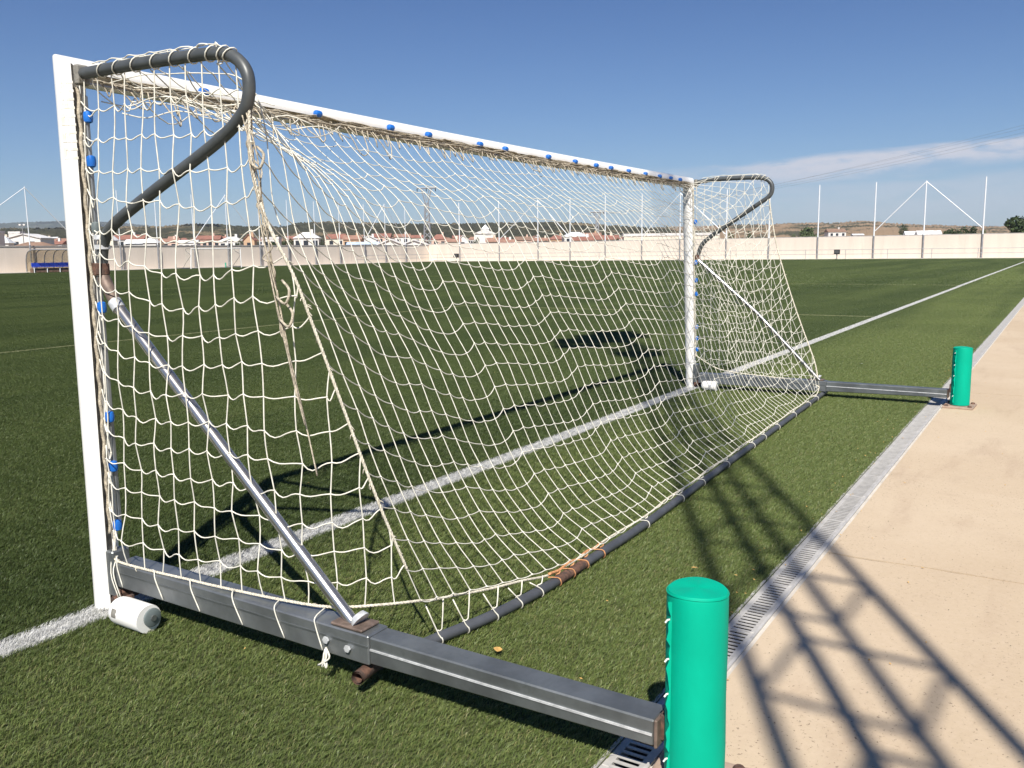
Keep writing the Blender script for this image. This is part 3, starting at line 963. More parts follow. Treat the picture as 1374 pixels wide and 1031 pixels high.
# the long flat-roofed block beside the far goalpost and the white sheds on the right
house(836, 960, 316, 313.6, 140, 'cream', 'white', 'long flat-roofed pale block behind the far goalpost', 'flat', 0.0, 0, .12, False, 'sports_block', 'building')
house(1103, 1127, 311.5, 307.5, 420, 'white', 'brown', 'pale farmhouse with brownish roof between two poles on the right', 'side', .1, 3, .5, True)
house(1136, 1150, 315.5, 314, 420, 'white', 'pale', 'tiny white hut on the dry slope', 'side', 0, 1, .6, False)
house(1205, 1222, 316.5, 310.5, 300, 'white', 'pale', 'left grey-roofed shed of the row behind the braced pole on the right', 'side', .05, 2, .4, False, 'shed', 'shed')
house(1221, 1252, 316.5, 309.5, 290, 'white', 'white', 'long white shed of the row behind the braced pole on the right', 'side', .05, 3, .3, False, 'shed', 'shed')
# church
c = ground_at(654, 300)
ch = empty('church', (c.x, c.y, -0.12), math.atan2(cf.y, cf.x) - PI / 2)
tag(ch, 'white church with a stubby bell tower above the red roofs, seen through the net', 'church')
hz = at(654, 314, 300).z
MB().box((-3.6, 0, 0), (3.6, 9, hz)).build('nave', M['w_white'], ch, smooth=False)
MB().add([(-3.9, -.3, hz + .01), (3.9, -.3, hz + .01), (0, -.3, hz + 1.6), (-3.9, 9.3, hz + .01), (3.9, 9.3, hz + .01), (0, 9.3, hz + 1.6)], [(0, 1, 2), (3, 5, 4), (0, 2, 5, 3), (1, 4, 5, 2)]).build('roof', M['r_white'], ch, smooth=False)
ht = at(654, 307.5, 300).z
tw = MB().box((-1.1, 3, 0), (1.3, 5.4, ht)).build('bell_tower', M['w_white'], ch, smooth=False)
MB().add([(-1.3, 2.8, ht + .01), (1.5, 2.8, ht + .01), (1.5, 5.6, ht + .01), (-1.3, 5.6, ht + .01), (0.1, 4.2, ht + 1.6)], [(0, 1, 4), (1, 2, 4), (2, 3, 4), (3, 0, 4)]).build('tower_roof', M['r_pale'], ch, smooth=False)
MB().box((-0.3, 2.95, ht - 1.5), (0.5, 3.05, ht - .4)).build('belfry_opening', M['black'], ch, smooth=False)


# ------------------------------------------------------------------ trees
def tree(u, v_top, v_base, half_px, depth, label, leafm='leaf_dark', n=900, seed=0, name='tree', lobes=7, flat=0.8):
    r2 = np.random.default_rng(seed)
    c = ground_at(u, depth)
    zt = at(u, v_top, depth).z
    w_ = half_px / FOC * depth
    root = empty(name, (c.x, c.y, -0.12))
    tag(root, label, 'tree')
    zb = min(at(u, v_base, depth).z, zt * 0.5)
    zb = max(zb * 0.6, 0.6)
    b = MB()
    b.tube([(0, 0, 0), (0.05 * w_, 0, zb * .6), (0, 0.03 * w_, zb + (zt - zb) * .45)], [0.06 * w_ + .1, 0.05 * w_ + .08, .05], 7)
    for k in range(5):
        a = r2.uniform(0, 2 * PI)
        b.tube([(0, 0, zb * .8), (math.cos(a) * w_ * .35, math.sin(a) * w_ * .35, zb + (zt - zb) * .4), (math.cos(a) * w_ * .6, math.sin(a) * w_ * .6, zb + (zt - zb) * .6)], [.1, .07, .03], 5)
    b.build('trunk', M['trunk'], root)
    cen = []
    for k in range(lobes):
        a = r2.uniform(0, 2 * PI)
        rr = w_ * 0.62 * math.sqrt(r2.uniform(0, 1))
        zz = zb + (zt - zb) * r2.uniform(0.22, 0.72) * (1 - 0.25 * rr / w_)
        cen.append((rr * math.cos(a), rr * math.sin(a), zz, w_ * r2.uniform(.3, .48), (zt - zb) * r2.uniform(.22, .33)))
    s = max(0.12, w_ * 0.075)
    V = np.zeros((n, 4, 3))
    for i in range(n):
        cx, cy, cz, ra, rz_ = cen[r2.integers(lobes)]
        d = r2.normal(0, 1, 3)
        d /= np.linalg.norm(d)
        q = r2.uniform(.55, 1.05)
        p = np.array([cx + d[0] * ra * q, cy + d[1] * ra * q, min(cz + d[2] * rz_ * q, zt)])
        e1 = r2.normal(0, 1, 3)
        e1 /= np.linalg.norm(e1)
        e2 = np.cross(e1, d + r2.normal(0, .5, 3))
        e2 /= (np.linalg.norm(e2) + 1e-9)
        sz = s * r2.uniform(.6, 1.4)
        V[i] = [p - e1 * sz, p - e2 * sz * .6, p + e1 * sz, p + e2 * sz * .6]
    F = [(4 * i, 4 * i + 1, 4 * i + 2, 4 * i + 3) for i in range(n)]
    c_ = MB()
    c_.add(V.reshape(-1, 3), F)
    c_.build('crown', M[leafm], root, smooth=False, recalc=False)
    return root


T = [
    (1354, 288.5, 313, 32, 190, 'big dark rounded tree at the right edge above the far wall', 'leaf_dark', 2600, 9),
    (1402, 289, 313, 28, 200, 'dark tree just outside the right edge behind the big rounded one', 'leaf_dark', 1600, 9),
    (1203, 296.5, 316, 11, 380, 'dark upright tree left of the long white sheds', 'leaf_dark', 700, 5),
    (1078, 302, 318, 21, 300, 'olive-green bushy tree beside the pole in front of the pale farmhouse', 'leaf_olive', 1200, 7),
    (1058, 311, 319, 9, 320, 'low olive bush left of the olive-green bushy tree', 'leaf_olive', 500, 4),
    (1271, 300.5, 316, 18, 260, 'left dark bush of the hedge right of the white sheds', 'leaf_dark', 1000, 6),
    (1291, 302, 316, 15, 265, 'middle dark bush of the hedge right of the white sheds', 'leaf_dark', 800, 5),
    (1308, 306, 316, 11, 270, 'right, lowest bush of the hedge right of the white sheds', 'leaf_olive', 600, 4),
    (1257, 307.5, 316, 9, 262, 'small olive bush touching the end of the white sheds', 'leaf_olive', 400, 4),
    (868, 296.5, 306, 4.5, 900, 'left dark cypress clump on the skyline above the flat-roofed block', 'leaf_dark', 500, 4),
    (878, 299, 306, 6, 900, 'broad dark tree on the skyline above the flat-roofed block', 'leaf_dark', 500, 5),
    (891, 297, 306, 6, 900, 'right dark tree on the skyline above the flat-roofed block', 'leaf_dark', 500, 5),
    (1000, 308, 317, 10, 260, 'dark bush seen through the net right of the far goalpost', 'leaf_dark', 600, 5),
    (973, 310, 318, 9, 270, 'olive bush seen through the net just right of the far goalpost', 'leaf_olive', 600, 5),
    (175, 320, 328, 11, 230, 'dark shrub in front of the long red-roofed hall', 'leaf_dark', 500, 5),
    (230, 321, 328, 8, 220, 'dark shrub left of the far goal', 'leaf_dark', 400, 5),
    (333, 318, 328, 8, 215, 'dark bush beside the narrow red-roofed house', 'leaf_dark', 500, 5),
    (376, 320, 330, 12, 200, 'left dark bush right of the hanging rope bunch', 'leaf_dark', 700, 6),
    (396, 317, 330, 12, 205, 'right dark bush between rope bunch and the big white hipped house', 'leaf_dark', 700, 6),
    (440, 316, 328, 8, 215, 'dark tree between the big white hipped house and the cream house', 'leaf_dark', 500, 5),
    (568, 316, 325, 8, 270, 'dark tree at the foot of the lattice pylon', 'leaf_dark', 400, 5),
    (533, 316, 322, 5, 280, 'small dark tree behind the white gabled sheds', 'leaf_dark', 300, 4),
    (642, 316, 323, 8, 280, 'dark tree left of the church', 'leaf_dark', 500, 5),
    (735, 320, 326, 6, 240, 'small dark tree behind the middle braced pole', 'leaf_dark', 300, 4),
    (830, 318, 325, 7, 200, 'dark shrub against the left end of the flat-roofed block', 'leaf_dark', 300, 4),
    (1163, 313.5, 317, 6, 330, 'low olive bush left of the white sheds', 'leaf_olive', 300, 4),
    (5, 306, 320, 12, 420, 'dark tree above the flat-topped building at the left edge', 'leaf_dark', 500, 5),
]
for i, (u, vt, vb, hp, D, lab, lm, n, lb) in enumerate(T):
    tree(u, vt, vb, hp, D, lab, lm, n, 100 + i, 'bush' if 'bush' in lab or 'shrub' in lab else 'tree', lb)


# ------------------------------------------------------------------ pylons and wires
def pylon(u, v_top, depth, arm_px, label):
    c = ground_at(u, depth)
    zt = at(u, v_top, depth).z
    root = empty('pylon', (c.x, c.y, -0.12), math.atan2(cf.y, cf.x) - PI / 2)
    tag(root, label, 'pylon', 'power line pylons beyond the town')
    a = arm_px / FOC * depth
    th = max(0.14, depth * 0.0006)
    leg = MB()
    b0, b1 = 1.5, 0.55
    zw = zt * 0.80
    for sx in (-1, 1):
        for sy in (-1, 1):
            leg.tube([(sx * b0, sy * b0, 0), (sx * b1, sy * b1, zw)], th, 4)
    leg.build('leg', M['mast'], root)
    br = MB()
    n = 9
    for k in range(n):
        f0, f1 = k / n, (k + 1) / n
        w0, w1 = b0 + (b1 - b0) * f0, b0 + (b1 - b0) * f1
        for (sx, sy, tx, ty) in ((-1, -1, 1, -1), (1, -1, 1, 1), (1, 1, -1, 1), (-1, 1, -1, -1)):
            br.tube([(sx * w0, sy * w0, zw * f0), (tx * w1, ty * w1, zw * f1)], th * .6, 4)
            br.tube([(tx * w0, ty * w0, zw * f0), (sx * w1, sy * w1, zw * f1)], th * .6, 4)
    br.build('bracing', M['mast'], root)
    vv = MB()
    for s in (-1, 1):
        vv.tube([(s * b1, 0, zw), (s * a * .55, 0, zt)], th, 4)
        vv.tube([(0, 0, zw * 1.02), (s * a * .3, 0, zt)], th * .7, 4)
    vv.build('fork', M['mast'], root)
    MB().tube([(-a, 0, zt), (a, 0, zt)], th * 1.1, 4).build('cross_arm', M['mast'], root)
    for s in (-1, 0, 1):
        MB().tube([(s * a * .95, 0, zt), (s * a * .95, 0, zt - 1.2)], th * .8, 4).build('insulator', M['glass'], root)
    return root, zt, a


py1 = pylon(579, 255, 330, 12.5, 'nearer lattice pylon with a forked T head above the white sheds, seen through the net')
py2 = pylon(801, 286, 520, 9.0, 'farther lattice pylon with a forked head right of the middle of the net')


def wire(A, B, sag, r, label):
    pts = []
    for k in range(25):
        t = k / 24
        p = Vector(A).lerp(Vector(B), t)
        p.z -= sag * 4 * t * (1 - t)
        pts.append(tuple(p))
    o = MB().tube(pts, r, 4).build('power_wire', M['pole_grey'])
    tag(o, label, 'wire', 'power wires')


c2 = at(801, 286, 520)
for k, (du, v1) in enumerate(((0, 170), (0, 176), (0, 181), (0, 165))):
    A = c2 + cr * ((k - 1.5) * 2.6)
    A.z = c2.z - 1.0
    Bp = at(1420, v1 - 9, 250)
    wire(A, Bp, 3.0, 0.026, ['third wire from above of the four crossing the cloud on the right', 'second wire from below of the four crossing the cloud on the right', 'lowest wire of the four crossing the cloud on the right', 'topmost wire of the four crossing the cloud on the right'][k])

# street floodlight far left
c = ground_at(50, 190)
fl = empty('street_lamp', (c.x, c.y, -0.12), math.atan2(cf.y, cf.x) - PI / 2)
tag(fl, 'small twin-headed floodlight pole above the white warehouse on the left', 'street lamp')
zt = at(50, 302, 190).z
MB().tube([(0, 0, 0), (0, 0, zt)], 0.09, 6).build('pole', M['pole_grey'], fl)
for s in (-1, 1):
    MB().box((s * .45 - .22, -.15, zt - .15), (s * .45 + .22, .15, zt + .15)).build('lamp_head', M['w_white'], fl, smooth=False)
MB().tube([(-.5, 0, zt), (.5, 0, zt)], 0.05, 5).build('arm', M['pole_grey'], fl)

# ------------------------------------------------------------------ dugout
yd = WALL_Y - 2.2
xd0, xd1 = x_at(43, yd), x_at(103, yd)
dg = empty('dugout', (xd0, yd, 0.0))
tag(dg, 'curved tan canopy dugout with a row of blue seats against the wall on the left', 'dugout')
L_ = xd1 - xd0
prof = []
for k in range(11):
    a = k / 10
    ang = a * PI * 0.55
    prof.append((0.9 - 0.75 * math.sin(ang) * 1.0 - (0.0), 0.55 + 1.45 * (math.sin(a * PI / 2))))
prof = [(1.0, 0.1), (1.02, 0.6), (0.98, 1.1), (0.86, 1.5), (0.62, 1.8), (0.25, 1.95), (-0.15, 1.99)]
b = MB()
V = []
for (y, z) in prof:
    V += [(0, y, z), (L_, y, z), (0, y + .02, z + .02), (L_, y + .02, z + .02)]
F = []
for k in range(len(prof) - 1):
    a, c_ = 4 * k, 4 * k + 4
    F += [(a, a + 1, c_ + 1, c_), (a + 2, c_ + 2, c_ + 3, a + 3)]
b.add(V, F).build('canopy', M['canopy'], dg, angle=60)
nr = 6
for k in range(nr):
    x = L_ * k / (nr - 1)
    MB().tube([(x, y - .03, z) for (y, z) in prof], 0.045, 6).build('rib', M['pole_grey'], dg)
MB().tube([(0, -.15, 2.0), (L_, -.15, 2.0)], 0.05, 6).build('front_rail', M['rail'], dg)
MB().box((0.2, 0.35, 0.02), (L_ - .2, 0.8, 0.38)).build('plinth', M['brick_low'], dg, smooth=False)
ns = 9
for k in range(ns):
    x = 0.25 + (L_ - .7) * k / (ns - 1)
    s_ = MB().bevel_box((x, 0.22, 0.46), (x + .42, 0.62, 0.53), 0.02).build('seat', M['bench_blue'], dg, smooth=False)
    MB().bevel_box((x, 0.60, 0.54), (x + .42, 0.66, 0.86), 0.02).build('seat_back', M['bench_blue'], s_, smooth=False)
for k in range(4):
    x = 0.3 + (L_ - .6) * k / 3
    MB().tube([(x, 0.3, 0), (x, 0.3, 0.46)], 0.04, 6).build('bench_leg', M['pole_white'], dg)
# earth-brown arched shed roof above the wall, behind the dugout
house(30, 90, 330, 323.8, 100, 'cream', 'brown', 'low shed whose brown arched roof shows above the wall over the dugout', 'hip', 0, 0, .3, False, 'shed', 'shed')


# small boxes at the foot of the walls
def wall_box(u, v0, v1, wpx, X, matl, label, frame=None):
    y = y_at(u, X)
    p0 = CAM + proj_dir(u, v1) * ((X - CAM.x) / proj_dir(u, v1).x)
    p1 = CAM + proj_dir(u, v0) * ((X - CAM.x) / proj_dir(u, v0).x)
    wd = wpx / FOC * (p0 - CAM).dot(cf)
    root = empty('equipment_box', (X, y, 0.05))
    tag(root, label, 'box')
    z0, z1 = max(p0.z, 0.06) - .05, p1.z - .05
    if frame:
        MB().bevel_box((-.2, -wd / 2, z0), (.2, wd / 2, z1), .03).build('case', M[frame], root, smooth=False)
        MB().box((-.215, -wd * .2, z0 + (z1 - z0) * .15), (-.19, wd * .2, z0 + (z1 - z0) * .8)).build('opening', M['black'], root, smooth=False)
        MB().box((-.25, -wd * .55, z1 + .002), (.25, wd * .55, z1 + .06)).build('lid', M[frame], root, smooth=False)
    else:
        MB().bevel_box((-.2, -wd / 2, z0), (.2, wd / 2, z1), .03).build('case', M[matl], root, smooth=False)
        MB().box((-.22, -wd * .42, z0 + .05), (-.195, wd * .42, z1 - .08)).build('front_grille', M['dark_rubber'], root, smooth=False)
        MB().box((-.05, -.05, -.0), (.05, .05, z0)).build('stand', M['pole_grey'], root, smooth=False)
    return root


wall_box(540, 344, 351.5, 9, WALL_X - 1.6, 'black', 'white cabinet with a dark opening standing at the pitch edge by the far corner', 'w_white')
wall_box(612, 340.5, 345.5, 7, WALL_X - 1.4, 'black', 'small black box by the far wall seen through the net left of centre')
wall_box(1123, 335, 341, 7, WALL_X - 1.4, 'black', 'small black box by the handrail right of the goal')


# ------------------------------------------------------------------ goal
NPB, NPT = np.array([-0.03, 0.0]), np.array([-0.007, 2.010])      # near post axis: x at the ground, (x, z) at the mitre
FPB, FPT = np.array([6.240, 0.0]), np.array([6.073, 1.962])
RAD = 0.050


def ring_profile():
    """round aluminium profile with a net groove at its back (-y); returns (a, b): a across, b towards the field"""
    P = []
    g = R(24)
    for k in range(29):
        a = -PI / 2 + g + (2 * PI - 2 * g) * k / 28
        P.append((RAD * math.cos(a), RAD * math.sin(a)))
    P += [(-0.016, -0.022), (0.016, -0.022)]
    return P


goal = empty('football_goal')
tag(goal, 'white-framed football goal with dark side frames and cream net, nearest, in the foreground', 'goal', 'football goals')
RP = ring_profile()


def sweep_rings(rings):
    b = MB()
    n = len(rings[0])
    V = np.concatenate([np.asarray(r_, float) for r_ in rings])
    F = []
    for i in range(len(rings) - 1):
        for k in range(n):
            k2 = (k + 1) % n
            F.append((i * n + k, i * n + k2, (i + 1) * n + k2, (i + 1) * n + k))
    F.append(tuple(range(n)))
    F.append(tuple((len(rings) - 1) * n + k for k in range(n)))
    return b.add(V, F)


def post(xb, xt, zt, side):
    rings = []
    for f in (0.0, 0.5, 0.97):
        rings.append([(xb + (xt - xb) * f + a, b_, 0.004 + (zt - 0.06) * f) for (a, b_) in RP])
    rings.append([(xt + a, b_, zt - side * a) for (a, b_) in RP])
    return sweep_rings(rings)


pn = post(NPB[0], NPT[0], NPT[1], 1).build('post', M['white_paint'], goal, angle=30)
pf = post(FPB[0], FPT[0], FPT[1], -1).build('post', M['white_paint'], goal, angle=30)
rings = []
for f in np.linspace(0, 1, 9):
    x = NPT[0] + (FPT[0] - NPT[0]) * f
    z = NPT[1] + (FPT[1] - NPT[1]) * f - 0.012 * math.sin(PI * f)
    sk = 1 if f == 0 else (-1 if f == 1 else 0)
    # profile turned: across -> vertical, its groove kept to the back
    cg, sg_ = math.cos(R(30)), math.sin(R(30))
    RQ = [(a * cg + b_ * sg_, b_ * cg - a * sg_) for (a, b_) in RP]
    rings.append([(x - sk * a + (0.001 if sk > 0 else -0.001 if sk < 0 else 0), b_, z + a) for (a, b_) in RQ])
cb = sweep_rings(rings).build('crossbar', M['white_paint'], goal, angle=30)


def bar_pt(x, dy=-0.05, dz=0.0):
    f = (x - NPT[0]) / (FPT[0] - NPT[0])
    return np.array([x, dy, NPT[1] + (FPT[1] - NPT[1]) * f - 0.012 * math.sin(PI * min(max(f, 0), 1)) + dz])


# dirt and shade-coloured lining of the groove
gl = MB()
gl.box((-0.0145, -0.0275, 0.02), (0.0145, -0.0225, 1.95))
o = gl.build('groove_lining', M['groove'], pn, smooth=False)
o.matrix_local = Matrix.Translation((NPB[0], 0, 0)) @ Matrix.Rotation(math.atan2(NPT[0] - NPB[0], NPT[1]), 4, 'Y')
# rope-coloured strip lining the crossbar groove
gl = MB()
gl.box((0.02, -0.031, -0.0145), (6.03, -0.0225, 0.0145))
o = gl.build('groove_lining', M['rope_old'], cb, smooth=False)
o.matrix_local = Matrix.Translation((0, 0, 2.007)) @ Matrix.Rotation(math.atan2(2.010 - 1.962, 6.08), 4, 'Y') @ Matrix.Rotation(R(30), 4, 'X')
# worn print on the near post
stk = MB()
for k in range(5):
    z0 = 1.93 - k * 0.058
    for (da, dz, w_, h_) in ((0.0, 0, .05, .009), (0.0, .03, .05, .009), (0.0, .0, .012, .04), (0.6, .0, .012, .04)):
        a0 = R(180 + 12) + da * .55
        xs_ = NPB[0] + (NPT[0] - NPB[0]) * z0 / NPT[1]
        N_ = 4
        V = []
        span = w_ / RAD
        for i in range(N_ + 1):
            a = a0 + span * i / N_
            rr = RAD + 0.0006
            V += [(xs_ + rr * math.cos(a), rr * math.sin(a), z0 + dz), (xs_ + rr * math.cos(a), rr * math.sin(a), z0 + dz + h_)]
        stk.add(V, [(2 * i, 2 * i + 2, 2 * i + 3, 2 * i + 1) for i in range(N_)])
stk.build('worn_print', M['sticker'], pn)


# side frames: the dark bent tubes
def fillet(path, n=8):
    P = np.asarray(path, float)
    # Catmull-Rom through the traced points
    Q = np.vstack([2 * P[0] - P[1], P, 2 * P[-1] - P[-2]])
    outp = []
    for i in range(1, len(Q) - 2):
        p0, p1, p2, p3 = Q[i - 1], Q[i], Q[i + 1], Q[i + 2]
        for k in range(n):
            t = k / n
            outp.append(0.5 * ((2 * p1) + (-p0 + p2) * t + (2 * p0 - 5 * p1 + 4 * p2 - p3) * t * t + (-p0 + 3 * p1 - 3 * p2 + p3) * t ** 3))
    outp.append(P[-1])
    return np.array(outp)


TN = [(0.0, -0.055, 1.995), (0.0, -0.28, 1.992), (0.0, -0.55, 1.985), (0.0, -0.78, 1.975), (0.0, -0.865, 1.952), (0.0, -0.915, 1.90), (0.0, -0.915, 1.83),
      (0.0, -0.875, 1.775), (0.0, -0.754, 1.705), (0.0, -0.437, 1.575), (0.0, -0.22, 1.482), (0.0, -0.135, 1.428), (0.0, -0.100, 1.363), (0.0, -0.092, 1.29)]
TF = [(6.12, -0.055, 1.965), (6.14, -0.24, 1.985), (6.15, -0.56, 1.985), (6.15, -0.69, 1.972), (6.15, -0.755, 1.925), (6.15, -0.765, 1.86),
      (6.15, -0.735, 1.805), (6.15, -0.628, 1.735), (6.15, -0.353, 1.559), (6.15, -0.16, 1.43), (6.15, -0.10, 1.35), (6.15, -0.075, 1.25)]
tubeN = fillet(TN)
tubeF = fillet(TF)
frN = MB().tube(tubeN, 0.0200, 14).build('side_frame', M['tube_grey'], goal)
frF = MB().tube(tubeF, 0.0200, 12).build('side_frame', M['tube_grey'], goal)


def bracket(parent, x, y0, z, matl='rust'):
    b = MB()
    b.lathe([(0.021, -0.022), (0.0245, -0.018), (0.0245, 0.018), (0.021, 0.022)], 12, (x, y0 - 0.092, z))
    b.box((x - 0.012, y0 - 0.092, z - 0.022), (x + 0.012, y0 - 0.03, z + 0.022))
    return b.build('hinge_bracket', M[matl], parent)


bracket(frN, 0.0, 0.0, 1.305)
bracket(frF, 6.15, 0.015, 1.27)
# clamp straps on the short upright of the near frame
for z in (1.395, 1.43):
    MB().lathe([(0.027, -0.008), (0.027, 0.008)], 12, (0.0, -0.102, z - .01)).build('clamp_strap', M['alu_bright'], frN)
# top sockets at the mitre
MB().bevel_box((-0.024, -0.075, 1.955), (0.026, -0.047, 2.025), .006).build('corner_socket', M['groove'], frN, smooth=False)
MB().bevel_box((6.092, -0.075, 1.925), (6.146, -0.047, 1.992), .006).build('corner_socket', M['groove'], frF, smooth=False)
# vertical grey carrier behind the near post, from the foot bracket up
MB().bevel_box((-0.006, -0.074, 0.32), (0.009, -0.056, 1.28), .003).build('carrier_strip', M['alu'], goal, smooth=False)
MB().bevel_box((-0.003, -0.074, 1.45), (0.011, -0.056, 1.92), .003).build('carrier_strip', M['alu'], goal, smooth=False)
# braces
BN = np.array([(0.0, -0.095, 1.275), (0.0, -0.155, 1.18), (0.0, -0.79, 0.603), (0.0, -1.265, 0.195)])
brN = MB().tube([BN[1], BN[3]], 0.020, 16).build('brace', M['steel'], goal)
MB().tube([BN[0], BN[0] + np.array([0, -.012, -.02]), BN[1] + np.array([0, -.01, -.012])], [0.022, 0.0225, 0.0215], 12).build('brace_sleeve', M['sleeve'], brN)
MB().tube([BN[1] + np.array([0, 0.006, .008]), BN[1] + np.array([0, -.02, -.02])], 0.0245, 14).build('collar', M['alu_bright'], brN)
brF = MB().tube([(6.15, -0.085, 1.24), (6.16, -0.66, 0.75), (6.17, -1.24, 0.16)], 0.0185, 12).build('brace', M['steel'], goal)


# base beams
def beam(x, y0, ym, y1, z0, z1, tilt):
    root = MB().bevel_box((x - 0.048, ym, z0), (x + 0.048, y0, z1), 0.004).build('base_beam', M['alu'], goal, smooth=False)
    # shallow grooves along the sleeve
    gv = MB()
    for s in (-1, 1):
        xx = x + s * 0.0475
        gv.box((min(xx, xx + s * 0.0025), ym + 0.002, z0 + (z1 - z0) * 0.60), (max(xx, xx + s * 0.0025), y0 - 0.002, z0 + (z1 - z0) * 0.66))
    gv.build('rib', M['alu2'], root, smooth=False)
    zi0, zi1 = z0 + 0.004, z1 - 0.004
    arm = MB().bevel_box((x - 0.043, y1, zi0), (x + 0.043, ym - 0.0005, zi1), 0.004).build('beam_arm', M['alu2'], root, smooth=False)
    for v_ in arm.data.vertices:
        f_ = (ym - v_.co.y) / (ym - y1)
        if v_.co.z < (zi0 + zi1) / 2:
            v_.co.z += 0.018 * f_
    rb = MB()
    for s in (-1, 1):
        xx = x + s * 0.0425
        zc = zi0 + (zi1 - zi0) * 0.52
        rb.box((min(xx, xx + s * 0.004), y1 + 0.004, zc), (max(xx, xx + s * 0.004), ym - 0.004, zc + 0.006))
    rb.build('ridge_line', M['alu_bright'], arm, smooth=False)
    ep = MB().bevel_box((x - 0.047, y1 - 0.010, zi0 + 0.014), (x + 0.047, y1 - 0.0005, zi1 + 0.003), .003).build('end_plate', M['sleeve'], arm, smooth=False)
    for (yy, zz) in ((ym + 0.17, 0.5), (ym + 0.08, 0.42)):
        for s in (-1,):
            MB().lathe([(0.012, 0), (0.012, 0.006), (0.009, 0.010), (0.002, 0.011)], 6, (x - 0.048 - 0.011, yy, z0 + (z1 - z0) * zz), 'x').build('bolt', M['alu_bright'], root)
    pl = MB().bevel_box((x - 0.043, ym + 0.03, z1 + 0.0015), (x + 0.043, ym + 0.16, z1 + 0.011), .003).build('foot_plate', M['sleeve'], root, smooth=False)
    MB().tube([(x, ym + 0.07, z1 + .018), (x, ym + .085, z1 + .03)], [0.034, 0.026], 12).build('weld_collar', M['alu_bright'], root)
    return root


bmN = beam(0.0, -0.085, -1.36, -2.292, 0.102, 0.197, 0)
bmF = beam(6.205, -0.10, -1.30, -2.285, 0.060, 0.155, 0)
for root, x, z0 in ((bmN, -0.015, 0.0), (bmF, 6.21, 0.0)):
    # foot hinge between post and beam
    MB().bevel_box((x - 0.038, -0.086, 0.06), (x + 0.038, -0.04, 0.24), .006).build('hinge_plate', M['alu2'], root, smooth=False)
    MB().bevel_box((x - 0.032, -0.105, 0.02), (x + 0.032, -0.045, 0.085), .010).build('rusty_foot', M['rust'], root, smooth=False)
    MB().lathe([(0.014, -0.052), (0.014, 0.052)], 10, (x, -0.09, 0.055), 'x').build('hinge_pin', M['rust'], root)
# short rusty pipe stub under the near joint
stub = MB()
stub.tube([(-0.085, -1.345, 0.075), (0.12, -1.30, 0.062)], 0.021, 14, caps=False)
stub.tube([(-0.085, -1.345, 0.075), (0.12, -1.30, 0.062)], 0.016, 14, caps=False)
stub.build('pipe_stub', M['rust'], bmN)


def roller(root, x, y0, y1, z, r_):
    prof_ = [(r_ * .70, 0), (r_ * .88, 0.006), (r_ * .97, 0.016), (r_, 0.03), (r_, (y0 - y1) * 0.89), (r_ * .98, (y0 - y1) * 0.9)]
    b = MB().lathe([(p, -q) for (p, q) in prof_], 24, (x, y0, z), 'y').build('roller', M['roller'], root)
    MB().lathe([(r_ * .66, -(y0 - y1) * 0.905), (r_ * .66, -(y0 - y1) * 0.935), (r_ * .60, -(y0 - y1) * 0.945)], 24, (x + .012, y0, z + .003), 'y').build('hub', M['clip_grey'], b)
    MB().lathe([(0.011, -(y0 - y1) * 0.946), (0.011, -(y0 - y1) * 0.975)], 10, (x + .012, y0, z + .003), 'y').build('axle_end', M['alu2'], b)
    MB().box((x - 0.002, y0 - 0.035, z + r_ * .70), (x + 0.045, y0 - 0.02, z + r_ * .70 + 0.012)).build('axle_lug', M['rust'], b, smooth=False)
    return b


r1 = roller(bmN, -0.108, -0.185, -0.385, 0.055, 0.052)
r2_ = roller(bmF, 6.08, -0.175, -0.335, 0.052, 0.046)
# scuff mark on the near roller
V = []
for k in range(5):
    a = R(180 - 30 + k * 9)
    V += [(-0.108 + 0.0525 * math.cos(a), -0.218, 0.055 + 0.0525 * math.sin(a)), (-0.108 + 0.0525 * math.cos(a), -0.242 - .004 * (k % 2), 0.055 + 0.0525 * math.sin(a))]
MB().add(V, [(2 * i, 2 * i + 2, 2 * i + 3, 2 * i + 1) for i in range(4)]).build('scuff', M['groove'], r1)

# rear ground bar, bowed
RB = [(0.05, -1.285, 0.040), (0.347, -1.331, 0.032), (0.60, -1.385, 0.03), (0.95, -1.418, 0.03), (1.40, -1.425, 0.03), (1.9, -1.425, 0.03), (2.9, -1.385, 0.03), (4.5, -1.325, 0.03), (6.16, -1.268, 0.035), (6.34, -1.262, 0.036)]
RBp = fillet(RB, 6)
rbar = MB().tube(RBp, 0.0200, 14).build('rear_bar', M['bar_grey'], goal)
i0 = np.argmin(abs(RBp[:, 0] - 1.02))
i1 = np.argmin(abs(RBp[:, 0] - 1.22))
MB().tube(RBp[i0:i1 + 1] + np.array([0, 0, 0.0005]), 0.0206, 14, caps=False).build('rust_patch', M['rust'], rbar)


def bar_at(x):
    return np.array([x, np.interp(x, RBp[:, 0], RBp[:, 1]), np.interp(x, RBp[:, 0], RBp[:, 2])])


# blue net clips
def clip(p, axis, matl, parent):
    b = MB()
    q = [(0.008, -0.021), (0.0145, -0.017), (0.0165, -0.007), (0.0165, 0.007), (0.0145, 0.017), (0.008, 0.021)]
    b.lathe(q, 12, p, 'z' if axis == 'z' else 'x')
    return b.build('net_clip', M[matl], parent)


